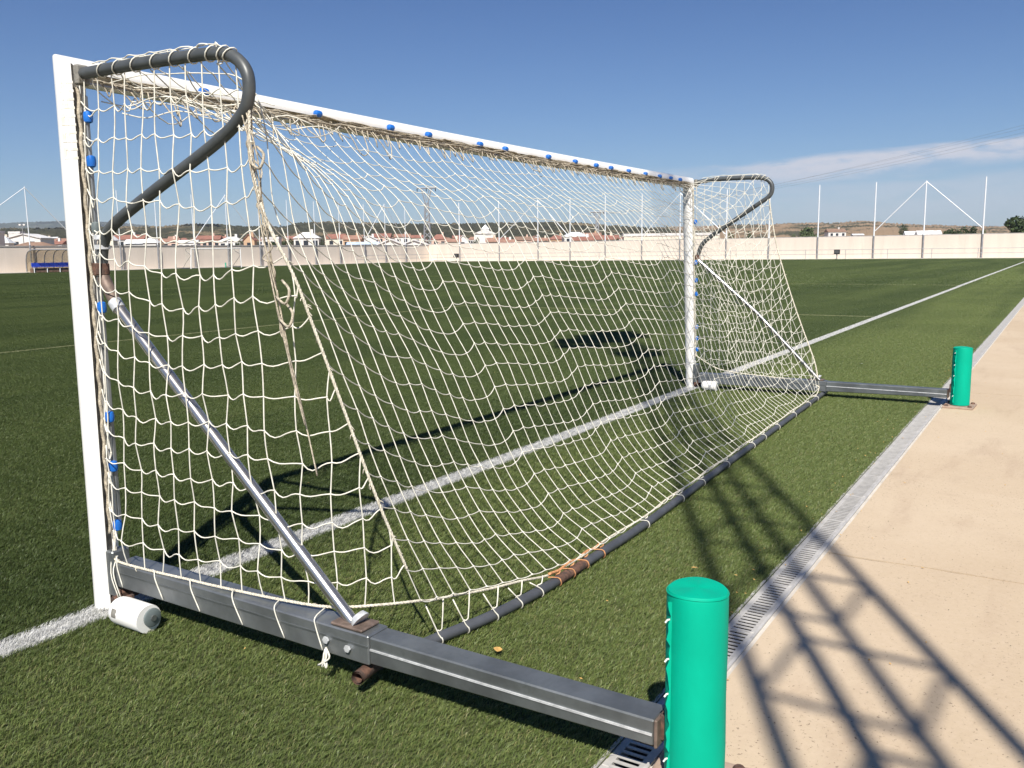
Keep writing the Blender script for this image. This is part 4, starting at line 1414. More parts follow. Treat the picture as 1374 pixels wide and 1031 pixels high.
post_clip_z = [1.845, 1.690, 1.455, 1.165, 0.755, 0.565, 0.335]
for z in post_clip_z:
    x = NPB[0] + (NPT[0] - NPB[0]) * z / NPT[1]
    o = clip((x + 0.012, -0.076, z), 'z', 'clip_grey' if z == 1.455 else 'clip', pn)
    if z == 1.455:
        tag(o, 'grey clip')
bar_clip_x = [0.53, 1.175, 1.70, 2.02, 2.52, 2.80, 3.34, 3.72, 4.05, 4.30, 4.62, 4.95, 5.25, 5.50, 5.72]
for x in bar_clip_x:
    p = bar_pt(x, -0.060, 0.004)
    clip(tuple(p), 'x', 'clip', cb)
for z in (1.60, 1.22, 1.05, 0.92, 0.60, 0.49, 0.38):
    x = FPB[0] + (FPT[0] - FPB[0]) * z / FPT[1]
    clip((x + 0.004, -0.064, z), 'z', 'clip', pf)


# ---- net
def resample(P, n):
    P = np.asarray(P, float)
    d = np.r_[0, np.cumsum(np.linalg.norm(np.diff(P, axis=0), axis=1))]
    s = np.linspace(0, d[-1], n)
    return np.stack([np.interp(s, d, P[:, k]) for k in range(3)], 1)


ROPE_N = fillet([(0.0, -0.915, 1.80), (0.0, -0.925, 1.54), (0.03, -1.04, 1.285), (0.07, -1.13, 1.00), (0.14, -1.255, 0.56), (0.25, -1.33, 0.20)], 6)
ROPE_F = fillet([(6.15, -0.74, 1.80), (6.16, -0.80, 1.45), (6.17, -0.90, 1.1), (6.18, -1.04, 0.70), (6.17, -1.19, 0.33), (6.15, -1.245, 0.10)], 6)
SIDE_N = fillet([(-0.022, -0.062, 0.315), (-0.03, -0.075, 0.24), (-0.045, -0.12, 0.205), (-0.03, -0.49, 0.205), (-0.01, -0.76, 0.205), (0.02, -1.10, 0.215), (0.11, -1.26, 0.22), (0.25, -1.33, 0.20)], 6)
SIDE_F = fillet([(6.20, -0.062, 0.32), (6.20, -0.30, 0.20), (6.19, -0.70, 0.165), (6.18, -1.0, 0.15), (6.16, -1.20, 0.12), (6.15, -1.245, 0.10)], 6)
MID = np.array([(-.055, 1.955), (-.16, 1.83), (-.30, 1.72), (-.44, 1.625), (-.53, 1.50), (-.63, 1.32), (-.77, 1.03), (-.87, .85), (-.966, .605), (-1.03, .456), (-1.11, .31), (-1.215, .185), (-1.33, .105), (-1.385, .065)])
NR, NC = 22, 67
TW = 0.0024
net = empty('goal_net')
net.parent = goal
bkt = MB()
edgeL = resample(np.vstack([[(0.02, -0.06, 1.985)], tubeN[8:36:4] + np.array([0.0, 0, 0.024]), ROPE_N]), NR + 1)
edgeR = resample(np.vstack([[(6.06, -0.06, 1.955)], tubeF[8:24:4] + np.array([0, 0, 0.024]), ROPE_F]), NR + 1)
midc = resample(np.c_[np.zeros(len(MID)), MID], 400)
midd = np.r_[0, np.cumsum(np.linalg.norm(np.diff(midc, axis=0), axis=1))]
midL = midd[-1]
xs_c = np.linspace(0, 1, NC)
gridP = np.zeros((NC, NR + 1, 3))
jit = np.random.default_rng(21)
clipx = np.array([0.02] + bar_clip_x + [6.06])


def saw(x):
    # the net hangs from its clips: raised just under a clip, then sagging until the next
    knots = np.array([0.0, .62, 1.22, 2.05, 2.95, 3.9, 4.75, 5.45, 6.1])
    i = np.searchsorted(knots, x, side='right') - 1
    i = min(max(i, 0), len(knots) - 2)
    f = (x - knots[i]) / (knots[i + 1] - knots[i])
    # smooth asymmetric sag: falls away slowly to the right, climbs fast into the next peak
    if f < 0.78:
        return -math.sin(f / 0.78 * PI / 2) ** 1.2
    return -1 + ((f - 0.78) / 0.22) ** 1.0 * 1.0


for i, u in enumerate(xs_c):
    xb = 0.03 + u * 6.05
    xg = 0.25 + u * 5.92
    wl = max(0.0, 1 - u * 6.1 / 1.25) ** 2
    wr = max(0.0, 1 - (1 - u) * 6.1 / 1.0) ** 2
    sv = saw(u * 6.1)
    mids = 1 - (wl + wr)
    for j in range(NR + 1):
        s = j / NR
        drop = -sv * 0.085 * min(1, s * 9) * (1 - 0.55 * s) * (1 if s < .97 else 0)
        sl_ = min(s * midL + drop, midL)
        y = np.interp(sl_, midd, midc[:, 1])
        z = np.interp(sl_, midd, midc[:, 2])
        x = xb + (xg - xb) * s
        bt = bar_pt(xb, -0.055, -0.05)
        z = z + (bt[2] - 1.955) * (1 - s)
        # ground bow of the rear bar
        y = y + (bar_at(xg)[1] + 1.395) * s ** 2
        bel = math.sin(u * 7.0 + 0.6) * 0.025 + math.sin(u * 15 + 2) * 0.012
        y += bel * math.sin(PI * s)
        P = np.array([x, y, z])
        P = np.array([P[0] + (edgeL[j][0] - (0.03 + 0.22 * s)) * wl + (edgeR[j][0] - (6.08 + 0.09 * s)) * wr, P[1] * mids + edgeL[j][1] * wl + edgeR[j][1] * wr, P[2] * mids + edgeL[j][2] * wl + edgeR[j][2] * wr])
        if 0.05 < s < 0.95:
            P = P + jit.normal(0, 0.0018, 3) * np.array([1, .7, .8])
        gridP[i, j] = P


def strand(A, B, sag, n, side=(0, 0, 0)):
    t = np.linspace(0, 1, n + 1)[:, None]
    P = A + (B - A) * t
    q = 4 * t * (1 - t)
    P = P - np.array([0, 0, 1.0]) * sag * q + np.array(side) * q
    return P


def spline_cols(G):
    """columns as smooth polylines"""
    return fillet(G, 3)


for i in range(NC):
    bkt.tube(spline_cols(gridP[i]), 0.0021, 5, caps=False)
for j in range(1, NR + 1):
    row = [gridP[0, j]]
    for i in range(NC - 1):
        A, B = gridP[i, j], gridP[i + 1, j]
        L0 = np.linalg.norm(B - A)
        s_ = (0.0055 + jit.uniform(-.003, .005)) * (1.6 if j < 7 and i < 10 else 1.0)
        seg = strand(A, B, s_, 4)
        row.extend(seg[1:])
    bkt.tube(row, 0.0021, 5, caps=False)
back_net = bkt.build('back_net', M['net'], net, angle=180, recalc=False)


# knots
def knots_of(G, every=1):
    b = MB()
    octa = np.array([(1, 0, 0), (-1, 0, 0), (0, 1, 0), (0, -1, 0), (0, 0, 1), (0, 0, -1)]) * 0.0052
    F = [(0, 2, 4), (2, 1, 4), (1, 3, 4), (3, 0, 4), (2, 0, 5), (1, 2, 5), (3, 1, 5), (0, 3, 5)]
    for p in G.reshape(-1, 3):
        b.add(octa + p, F)
    return b


knots_of(gridP[:, 1:]).build('knots', M['net'], back_net, recalc=False)['kind'] = 'stuff'


# side panels: columns fan down from the tube and, further back, from the corner rope
def build_side(tube_top, rope_, bottom, ntube, nrope, nrow, dx, seed, sagk):
    r3 = np.random.default_rng(seed)
    nk = ntube + nrope
    tops = list(resample(tube_top, ntube + 1))
    bot = resample(bottom, nk + 2)[:-1]
    rl = resample(rope_, 200)
    for q in range(nrope):
        f = 0.20 + 0.72 * ((q + 0.4) / nrope) ** 0.8
        tops.append(rl[int(f * 199)])
    tops = np.array(tops)
    zt, zb = tops[0][2], 0.20
    cols = []
    zrow = [zt - (zt - zb) * (j / nrow) for j in range(nrow + 1)]
    N = {}
    for k in range(nk + 1):
        a = k / nk
        T_, B_ = tops[k], bot[k]
        pts = [T_]
        for j in range(1, nrow + 1):
            z = zrow[j] - 0.055 * math.sin(a * PI) * math.sin(PI * min(1, j / nrow)) + 0.016 * math.sin(a * 9 + j * .45 + seed) * math.sin(PI * j / nrow)
            if z > T_[2] - 0.03 or z < B_[2] + 0.02:
                continue
            s_ = (T_[2] - z) / (T_[2] - B_[2])
            P = T_ * (1 - s_) + B_ * s_
            P[0] += dx * math.sin(PI * a) * math.sin(PI * s_)
            P[1] += 0.010 * math.sin(s_ * PI) * (1 - a)
            P += r3.normal(0, 0.004, 3) * np.array([1.5, 1, 0])
            P[2] = z + r3.normal(0, 0.005)
            N[(k, j)] = P
            pts.append(P)
        pts.append(B_)
        cols.append(np.array(pts))
    b = MB()
    for c_ in cols:
        b.tube(fillet(c_, 2), TW, 5, caps=False)
    for j in range(1, nrow + 1):
        ks = [k for k in range(nk + 1) if (k, j) in N]
        if len(ks) < 2:
            continue
        row = [N[(ks[0], j)]]
        ends = []
        # run on to the rope
        zr = N[(ks[-1], j)][2] + 0.03
        ri = int(np.argmin(abs(rl[:, 2] - zr)))
        seq = [N[(k, j)] for k in ks] + ([rl[ri]] if zr < rl[0][2] else [])
        for A, B in zip(seq[:-1], seq[1:]):
            first = A is seq[0]
            sg = sagk * r3.uniform(0.35, 1.35) * (2.0 if first and j < nrow * .6 else 1.0)
            t = np.linspace(0, 1, 7)[:, None]
            P = A + (B - A) * t - np.array([0, 0, 1.0]) * (sg * 4 * t * (1 - t)) - np.array([0, 0, 1.0]) * sg * r3.uniform(.15, .6) * np.sin(2 * PI * t)
            row.extend(P[1:])
        b.tube(row, TW, 5, caps=False)
    return b, N


topN = np.vstack([[(0.0, -0.075, 1.975)], tubeN[8:34:2]])
b, GN = build_side(topN, ROPE_N, SIDE_N, 10, 4, 17, -0.010, 4, 0.014)
side_net = b.build('side_net', M['net'], net, angle=180, recalc=False)
knots_of(np.array(list(GN.values()))).build('knots', M['net'], side_net, recalc=False)['kind'] = 'stuff'
topF = np.vstack([[(6.10, -0.075, 1.95)], tubeF[8:30:2]])
b, GF = build_side(topF, ROPE_F, SIDE_F, 9, 4, 17, 0.01, 9, 0.014)
side_net2 = b.build('side_net', M['net'], net, angle=180, recalc=False)

# loops of the side net round the tubes
for (tb, ids) in ((tubeN, range(5, 30, 3)), (tubeF, range(5, 28, 3))):
    for i in ids:
        lp = MB()
        c = tb[i]
        tdir = tb[i + 1] - tb[i - 1]
        tdir /= np.linalg.norm(tdir)
        e1 = np.array([1.0, 0, 0])
        e2 = np.cross(tdir, e1)
        ang = np.linspace(0, 2 * PI, 13)[:-1]
        lean = tdir * 0.012
        ringp = [c + 0.0240 * (math.cos(a) * e1 + math.sin(a) * e2) + lean * math.sin(a) for a in ang]
        lp.tube(ringp, TW, 5, closed=True)
        lp.build('tube_loop', M['net'], net, angle=180, recalc=False)
# running twine along the top of the tubes, wavy
for (tb, a, z_) in ((tubeN, 3, 0.0), (tubeF, 3, 0.0)):
    lp = MB()
    pts = []
    for i in range(a, min(len(tb), 44)):
        tdir = tb[min(i + 1, len(tb) - 1)] - tb[i - 1]
        tdir /= np.linalg.norm(tdir)
        nrm = np.cross(np.array([1.0, 0, 0]), tdir)
        nrm *= (1 if nrm[2] * 1 >= 0 or i > 24 else -1)
        pts.append(tb[i] + nrm * (0.024 + 0.008 * abs(math.sin(i * 1.1))) * (1 if i < 26 else 1) + np.array([0.006 * math.sin(i * 1.7), 0, 0]))
    lp.tube(fillet(pts[:24], 3), TW, 5)
    lp.build('running_twine', M['net'], net, angle=180, recalc=False)


# lacing along the crossbar: bundled slack, hanging loops, twisted rope
lc = MB()
r4 = np.random.default_rng(77)
for q in range(9):
    pts = []
    x = 0.04 + q * .02
    while x < 6.02:
        p = bar_pt(x, -0.053 - r4.uniform(0, .018), (-0.004 if q > 5 else -0.024) - abs(r4.normal(0, .014)))
        pts.append(p)
        x += r4.uniform(0.05, 0.16)
    lc.tube(fillet(pts, 4), 0.0028, 5)
x = 0.06
while x < 5.98:      # short drop loops from groove to net top
    n_ = r4.uniform(0.045, 0.09)
    d1, d2 = r4.uniform(.02, .075), r4.uniform(.03, .08)
    A = bar_pt(x, -0.05, -0.02)
    Bp = bar_pt(x + n_ * .5, -0.07 - r4.uniform(0, .04), -0.045 - d1)
    Cc = bar_pt(x + n_, -0.052, -0.02)
    lc.tube(fillet([A, (A + Bp) / 2 + r4.normal(0, .006, 3), Bp, (Bp + Cc) / 2 + r4.normal(0, .006, 3), Cc], 3), 0.0028, 5)
    x += r4.uniform(0.05, 0.115)
for x0 in (0.12, 0.3, 0.46, 0.62, 0.75, 0.9, 1.05, 1.35, 1.55, 2.2, 3.0):    # bigger slack loops near the left
    w_ = r4.uniform(.08, .17)
    pts = []
    dpt = r4.uniform(.07, .15)
    for k in range(7):
        t = k / 6
        pts.append(bar_pt(x0 + w_ * t, -0.06 - .10 * math.sin(PI * t) * r4.uniform(.6, 1), -0.03 - dpt * math.sin(PI * t)))
    lc.tube(fillet(pts, 3), 0.0028, 5)
lc.build('lacing', M['rope_old'], net, angle=180, recalc=False)
# net draped loosely inside the near corner, between tube and crossbar
dr = MB()
for q in range(5):
    y0 = -0.12 - q * 0.165
    A = np.array([0.0, y0, 1.985 - .01 * q])
    xe = 0.25 + q * 0.27
    Bp = bar_pt(xe, -0.058, -0.03)
    mid_ = (A + Bp) / 2 + np.array([r4.normal(0, .02), r4.normal(0, .02), -0.10 - 0.03 * (q % 3)])
    dr.tube(fillet([A, (A * .7 + mid_ * .3) + r4.normal(0, .012, 3) - np.array([0, 0, .02]), mid_, (Bp * .7 + mid_ * .3) + r4.normal(0, .012, 3) - np.array([0, 0, .02]), Bp], 4), TW, 5)
for q in range(3):
    f = (q + 1) / 4
    pts = []
    for k in range(8):
        y0 = -0.10 - k * 0.105
        xe = 0.25 + k * 0.18
        A = np.array([0.0, y0, 1.98])
        Bp = bar_pt(xe, -0.058, -0.03)
        p = A * (1 - f) + Bp * f + np.array([0, 0, -0.36 * f * (1 - f) - 0.02 * (k % 2)]) + r4.normal(0, .015, 3)
        pts.append(p)
    dr.tube(fillet(pts, 3), TW, 5)
dr.build('corner_slack', M['net'], net, angle=180, recalc=False)


# twisted ropes: strands wound round a line
def rope(path, r_, parent, matl='rope', name='rope', frays=0, seed=0):
    P = fillet(path, 4)
    d = np.r_[0, np.cumsum(np.linalg.norm(np.diff(P, axis=0), axis=1))]
    n = max(8, int(d[-1] / (r_ * 1.6)))
    s = np.linspace(0, d[-1], n)
    Q = np.stack([np.interp(s, d, P[:, k]) for k in range(3)], 1)
    T_ = np.gradient(Q, axis=0)
    T_ /= np.linalg.norm(T_, axis=1, keepdims=True)
    up = np.array([0.3, 0.1, 1.0])
    N_ = np.cross(T_, up)
    N_ /= np.linalg.norm(N_, axis=1, keepdims=True)
    B_ = np.cross(T_, N_)
    b = MB()
    for k in range(3):
        ph = s / (r_ * 7.5) * 2 * PI + k * 2 * PI / 3
        C_ = Q + 0.5 * r_ * (np.cos(ph)[:, None] * N_ + np.sin(ph)[:, None] * B_)
        b.tube(C_, r_ * 0.62, 5, caps=True)
    rr_ = np.random.default_rng(seed)
    for k in range(frays):
        i = rr_.integers(1, n - 1)
        dv_ = rr_.normal(0, 1, 3)
        dv_ /= np.linalg.norm(dv_)
        b.tube(np.array([Q[i], Q[i] + dv_ * r_ * 1.8, Q[i] + dv_ * r_ * 3.2 + T_[i] * r_ * 1.5]), r_ * 0.3, 4)
    return b.build(name, M[matl], parent, angle=180, recalc=False)


rope(ROPE_N[::4], 0.0052, net, 'rope', 'corner_rope', 40, 1)
rope(ROPE_F[::4], 0.006, net, 'rope', 'corner_rope', 12, 2)
rope(SIDE_N[::3], 0.0050, net, 'rope', 'ground_rope', 8, 3)
rope(SIDE_F[::3], 0.0055, net, 'rope', 'ground_rope', 4, 4)
# inner bunch hanging from the near frame: four loosely twisted lines
bn = MB()
for k in range(4):
    pts = []
    for (y, z) in ((-0.90, 1.80), (-0.925, 1.62), (-0.955, 1.42), (-0.99, 1.22), (-1.04, 1.0), (-1.09, 0.82), (-1.13, 0.66)):
        f = (1.8 - z) / 1.2
        pts.append((0.015 * math.cos(k * 1.6 + z * 9) * (1 - .5 * f), y + 0.012 * math.sin(k * 1.6 + z * 11) * (1 - .5 * f), z))
    bn.tube(fillet(pts[:7 - (k % 3)], 5), 0.0025, 5)
for k in range(8):
    z = 1.72 - k * 0.08
    y = np.interp(1.8 - z, [0, .4, .8, 1.14], [-.9, -.965, -1.04, -1.13])
    pts = [(0.0, y, z), (r4.normal(0, .012), y + r4.uniform(-.02, .02), z - .03), (r4.normal(0, .012), y + r4.uniform(-.02, .02), z - .06), (0.0, y - .01, z - .075)]
    bn.tube(fillet(pts, 4), 0.0024, 5)
for (y, z) in ((-1.02, 1.27), (-1.03, 1.20), (-0.94, 1.68)):
    pts = [(0.0, y, z), (-.02, y - .05, z - .03), (-.03, y - .04, z - .07), (-.01, y + .02, z - .05)]
    bn.tube(fillet(pts, 4), 0.0045, 5)
bn.build('rope_bunch', M['rope_old'], net, angle=180, recalc=False)
# dangling tied end below the near beam
kn = MB()
for k in range(3):
    xx = -0.056
    kn.tube(fillet([(xx, -1.19, 0.125), (xx - .012, -1.19 - .012 * k, 0.10), (xx - .016, -1.185 + .016 * (k - 1), 0.068), (xx - .01, -1.20 + .01 * k, 0.075), (xx - .004, -1.19, 0.12)], 4), 0.003, 5)
# ties of the side net over the beam
for (y, z0, dy) in ((-0.085, .22, .05), (-0.30, .205, .075), (-0.50, .205, .08), (-0.72, .205, .08), (-0.93, .21, .07), (-1.12, .215, .05)):
    xr = np.interp(-y, [0.06, .12, .49, .76, 1.1], [-0.03, -0.045, -0.03, -0.01, 0.02])
    kn.tube(fillet([(xr, y, z0), (-0.045, y - dy * .35, 0.209), (-0.0515, y - dy * .5, 0.18), (-0.0515, y - dy, 0.110)], 4), TW, 5)
for (y, z) in ((-0.07, .27), (-0.085, .22)):
    kn.tube(fillet([(-0.03, y, z), (-0.06, y - .01, 0.16), (-0.055, y - .04, 0.06)], 4), 0.0025, 5)
kn.build('beam_ties', M['net'], net, angle=180, recalc=False)
# rope along the rear bar with lashings round it
pts = [(0.25, -1.33, 0.20), (0.33, -1.30, 0.165), (0.46, -1.325, 0.145), (0.62, -1.36, 0.12), (0.80, -1.385, 0.095)]
pts += [(x, bar_at(x)[1] + 0.018 + 0.006 * math.sin(x * 9), 0.060) for x in np.arange(0.98, 6.1, 0.14)]
pts += [(6.15, -1.245, 0.10)]
rope(pts, 0.005, net, 'rope', 'ground_rope', 6, 5)
lr = MB()
x = 0.34
k = 0
while x < 6.12:
    c = bar_at(x)
    near = x < 0.95
    zr = np.interp(x, [0.25, 0.46, 0.8, 1.0], [0.18, 0.15, 0.095, 0.06])
    pts = []
    A = np.array([x - 0.05, c[1] + 0.012, zr])
    pts.append(A)
    for q in range(9):
        a = R(60) - q * R(40)
        pts.append(c + np.array([-0.012 + q * 0.005, 0.0235 * math.cos(a) * -1, 0.0235 * math.sin(a)]))
    pts.append(np.array([x + 0.05, c[1] + 0.012, zr - .004]))
    if 1.0 < x < 1.45:
        lr.tube(fillet(pts, 2), 0.003, 5)
    else:
        ls = MB()
        ls.tube(fillet(pts, 2), 0.0026, 5)
        ls.build('lashing', M['net'], net, angle=180, recalc=False)
    x += r4.uniform(0.11, 0.16) if x < 1.4 else r4.uniform(.30, .62)
    k += 1
# rust-stained stretch of rope
rp_ = [(x, bar_at(x)[1] + 0.016, 0.062 + .004 * math.sin(x * 40)) for x in np.arange(0.98, 1.45, 0.03)]
lr.tube(fillet(rp_, 2), 0.006, 6)
lr.build('stained_rope', M['rope_rust'], net, angle=180, recalc=False)
# white lashing rope in the groove behind the near post
gp = [(NPB[0] + (NPT[0] - NPB[0]) * z / NPT[1] + .003 * math.sin(z * 60), -0.044, z) for z in np.arange(0.30, 1.97, 0.03)]
gr = MB().tube(fillet(gp, 2), 0.0065, 6).build('post_rope', M['rope_old'], net, angle=180, recalc=False)
gp = [(FPB[0] + (FPT[0] - FPB[0]) * z / FPT[1] + .003 * math.sin(z * 60), -0.048, z) for z in np.arange(0.30, 1.93, 0.04)]
gr = MB().tube(fillet(gp, 2), 0.0065, 6).build('post_rope', M['rope'], net, angle=180, recalc=False)
# loops from clips to the first column of the side net
for j in range(1, 17):
    if (0, j) not in GN or (1, j) not in GN:
        continue
    A = GN[(0, j)]
    z = A[2]
    x = NPB[0] + (NPT[0] - NPB[0]) * z / NPT[1]
    cl_ = MB().tube(strand(np.array([x + .004, -0.052, z + .03]), GN[(1, j)], 0.018, 6), TW, 5)
    cl_.build('post_lacing', M['net'], net, angle=180, recalc=False)

# ------------------------------------------------------------------ padded bollards
def bollard(x, y, h, label, plate_rz=0.0):
    root = empty('padded_bollard', (x, y, 0.012))
    tag(root, label, 'bollard', 'green padded bollards')
    r_ = 0.074
    b = MB()
    prof_ = [(r_ * .99, 0.022), (r_ * 1.0, 0.05), (r_ * 1.012, h * .25), (r_ * .995, h * .5), (r_ * 1.01, h * .75), (r_ * 1.0, h - 0.012), (r_ * .985, h - 0.003), (r_ * .95, h + .001), (r_ * .5, h + .004), (0.004, h + .005)]
    sides = 48
    V = []
    rr_ = np.random.default_rng(int(x * 10) + 3)
    for (q, z) in prof_:
        for k in range(sides):
            a = 2 * PI * k / sides
            e = 1 + 0.006 * math.sin(3 * a + z * 9) + 0.004 * math.sin(7 * a + z * 23)
            V.append((q * e * math.cos(a), q * e * math.sin(a), z + (0.0025 * math.sin(2 * a + 1) if z > h - .02 else 0)))
    F = []
    for i in range(len(prof_) - 1):
        for k in range(sides):
            k2 = (k + 1) % sides
            F.append((i * sides + k, i * sides + k2, (i + 1) * sides + k2, (i + 1) * sides + k))
    F.append(tuple((len(prof_) - 1) * sides + k for k in range(sides)))
    b.add(V, F).build('padding', M['green_pvc'], root, angle=50)
    # welded rim seam of the lid
    rim = [(r_ * 1.0 * math.cos(a), r_ * 1.0 * math.sin(a), h - .004 + 0.0025 * math.sin(2 * a + 1)) for a in np.linspace(0, 2 * PI, 41)[:-1]]
    MB().tube(rim, 0.0013, 5, closed=True).build('lid_seam', M['green_pvc'], root)
    # overlapping flap with cable ties, on the side of the goal beam
    fa = R(142)
    fl_ = MB()
    V = []
    K = 26
    for k in range(K):
        z = 0.04 + (h - .06) * k / (K - 1)
        wv = 0.004 * math.sin(k * 1.3) + 0.003 * math.sin(k * 2.9)
        for rad, da in ((r_ * 1.0, 0.0), (r_ * 1.09 + wv, 0.03), (r_ * 1.10 + wv, 0.06), (r_ * 1.0, 0.09)):
            V.append((rad * math.cos(fa + da), rad * math.sin(fa + da), z))
    F = []
    for k in range(K - 1):
        for q in range(3):
            F.append((k * 4 + q, k * 4 + q + 1, k * 4 + 5 + q, k * 4 + 4 + q))
    fl_.add(V, F).build('flap', M['green_pvc'], root, angle=60)
    for z in (0.10, 0.27, 0.36, 0.46):
        if z < h - .03:
            a = fa + .04
            c = np.array([math.cos(a), math.sin(a), 0]) * (r_ * 1.11) + np.array([0, 0, z])
            e = np.array([math.cos(a), math.sin(a), 0])
            MB().tube([c - e * .012, c + e * .002, c + e * .008 + np.array([0, 0, -.006])], 0.0022, 5).build('cable_tie', M['tie'], root)
    pl = MB().bevel_box((-0.125, -0.115, 0.0), (0.125, 0.115, 0.018), .003).build('base_plate', M['plate'], root, smooth=False)
    pl.rotation_euler = (0, 0, plate_rz)
    for sx in (-1, 1):
        for sy in (-1, 1):
            MB().lathe([(0.017, 0.018), (0.017, 0.024), (0.012, 0.030), (0.003, 0.031)], 10, (sx * .098, sy * .088, 0)).build('bolt', M['rust'], pl)
    # hinge tongue reaching to the beam of the goal
    MB().bevel_box((-0.03, 0.068, 0.12), (0.03, 0.082, 0.19), .003).build('hinge_tongue', M['rust'], root, smooth=False)
    return root


bollard(0.008, -2.380, 0.525, 'nearest green padded bollard, at the end of the near base beam', 0.06)
bollard(6.172, -2.382, 0.500, 'green padded bollard at the far end of the goal, standing on the pavement', -0.04)

# ------------------------------------------------------------------ the goal on the opposite touchline
g2 = copy_tree(goal, None, skip=('knots', 'corner_slack', 'lacing', 'rope_bunch', 'stained_rope', 'beam_ties', 'post_lacing', 'worn_print', 'scuff', 'bolt', 'tube_loop', 'running_twine', 'lashing', 'groove_lining'))
g2.location = (61.0, 70.0, 0)
g2.rotation_euler = (0, 0, PI)
g2['label'] = 'small distant white goal on the opposite touchline, seen behind the side net'
bo = [o for o in bpy.data.objects if o.name.startswith('padded_bollard')]
for (x, lab) in ((61.0, 'tiny distant green bollard right of the distant goal'), (54.83, 'tiny distant green bollard left of the distant goal')):
    c = copy_tree(bo[0], None, skip=('bolt', 'cable_tie', 'flap', 'lid_seam'))
    c.location = (x, 72.38, 0.0)
    c.rotation_euler = (0, 0, PI)
    c['label'] = lab

# ------------------------------------------------------------------ floodlight mast behind the photographer (casts the lattice shadow)
tdir = Vector((math.cos(SUN_AZ), math.sin(SUN_AZ), 0))
ndir = Vector((-math.sin(SUN_AZ), math.cos(SUN_AZ), 0))
KC = 1 / math.tan(SUN_EL)
HM = 16.4
TB = 9.6 - HM * KC
base = tdir * TB + ndir * (-2.672)
mast = empty('floodlight_mast', (base.x, base.y, 0.0), SUN_AZ + PI / 2 + R(14.9))
tag(mast, 'tall galvanised lattice floodlight mast behind the camera, seen only by its shadow', 'floodlight mast')


def mr(z):
    return 0.434 - 0.0203 * z


lm = []
for k in range(4):
    a = k * PI / 2
    MB().tube([(mr(0) * math.cos(a), mr(0) * math.sin(a), 0.01), (mr(HM) * math.cos(a), mr(HM) * math.sin(a), HM)], 0.031, 7).build('leg', M['mast'], mast)
hz_ = []
bay = 0.77
z = 5.53 - 7 * bay
while z < HM - 0.3:
    for k in range(4):
        a0, a1 = k * PI / 2, (k + 1) * PI / 2
        P0 = (mr(z) * math.cos(a0), mr(z) * math.sin(a0), z)
        P1 = (mr(z) * math.cos(a1), mr(z) * math.sin(a1), z)
        MB().tube([P0, P1], 0.0165, 5).build('cross_bar', M['mast'], mast)
    z += bay
# head: platform with two rows of floodlights, square to the pitch
hd = empty('lamp_head')
hd.parent = mast
hd.rotation_euler = (0, 0, -(SUN_AZ + PI / 2 + R(14.9)) + SUN_AZ + R(8))
def lamp_row(z0, z1, ys, wd, x0):
    for yy in ys:
        lmp = MB().bevel_box((x0, yy - wd / 2, z0), (x0 + 0.24, yy + wd / 2, z1), .05).build('floodlight', M['pole_grey'], hd, smooth=False)
        MB().box((x0 + 0.241, yy - wd * .42, z0 + .06), (x0 + 0.252, yy + wd * .42, z1 - .06)).build('lens', M['lamp_glass'], lmp, smooth=False)


lamp_row(17.62, 18.15, (-0.02, 0.36), 0.37, 0.05)
lamp_row(16.98, 17.58, (-0.16, 0.24, 0.62), 0.385, 0.05)
lamp_row(16.20, 16.90, (0.10, 0.50, 0.90), 0.395, 0.12)
lamp_row(15.75, 16.12, (0.55, 0.92), 0.36, 0.02)
for (zz, y0_, y1_) in ((17.6, -.3, .8), (16.15, -.1, 1.1)):
    MB().tube([(0.03, y0_, zz), (0.03, y1_, zz)], 0.05, 6).build('lamp_bar', M['mast'], hd)
MB().lathe([(0.30, 14.75), (0.34, 14.80), (0.34, 14.86), (0.30, 14.90)], 16, (0.05, 0, 0)).build('platform', M['mast'], hd)
MB().tube([(0, 0, HM - .1), (0.02, 0.1, 18.0)], 0.06, 6).build('head_post', M['mast'], hd)
for zz in (15.2, 15.55):
    MB().tube([(0.05 + .33 * math.cos(a), .33 * math.sin(a), zz) for a in np.linspace(0, 2 * PI, 17)[:-1]], 0.028, 5, closed=True).build('guard_rail', M['mast'], hd)
for a in np.linspace(0, 2 * PI, 9)[:-1]:
    MB().tube([(0.05 + .33 * math.cos(a), .33 * math.sin(a), 14.9), (0.05 + .33 * math.cos(a), .33 * math.sin(a), 15.55)], 0.02, 5).build('guard_post', M['mast'], hd)

# ------------------------------------------------------------------ turf blades
PATCH = bpy.data.collections.new('turf_patches')


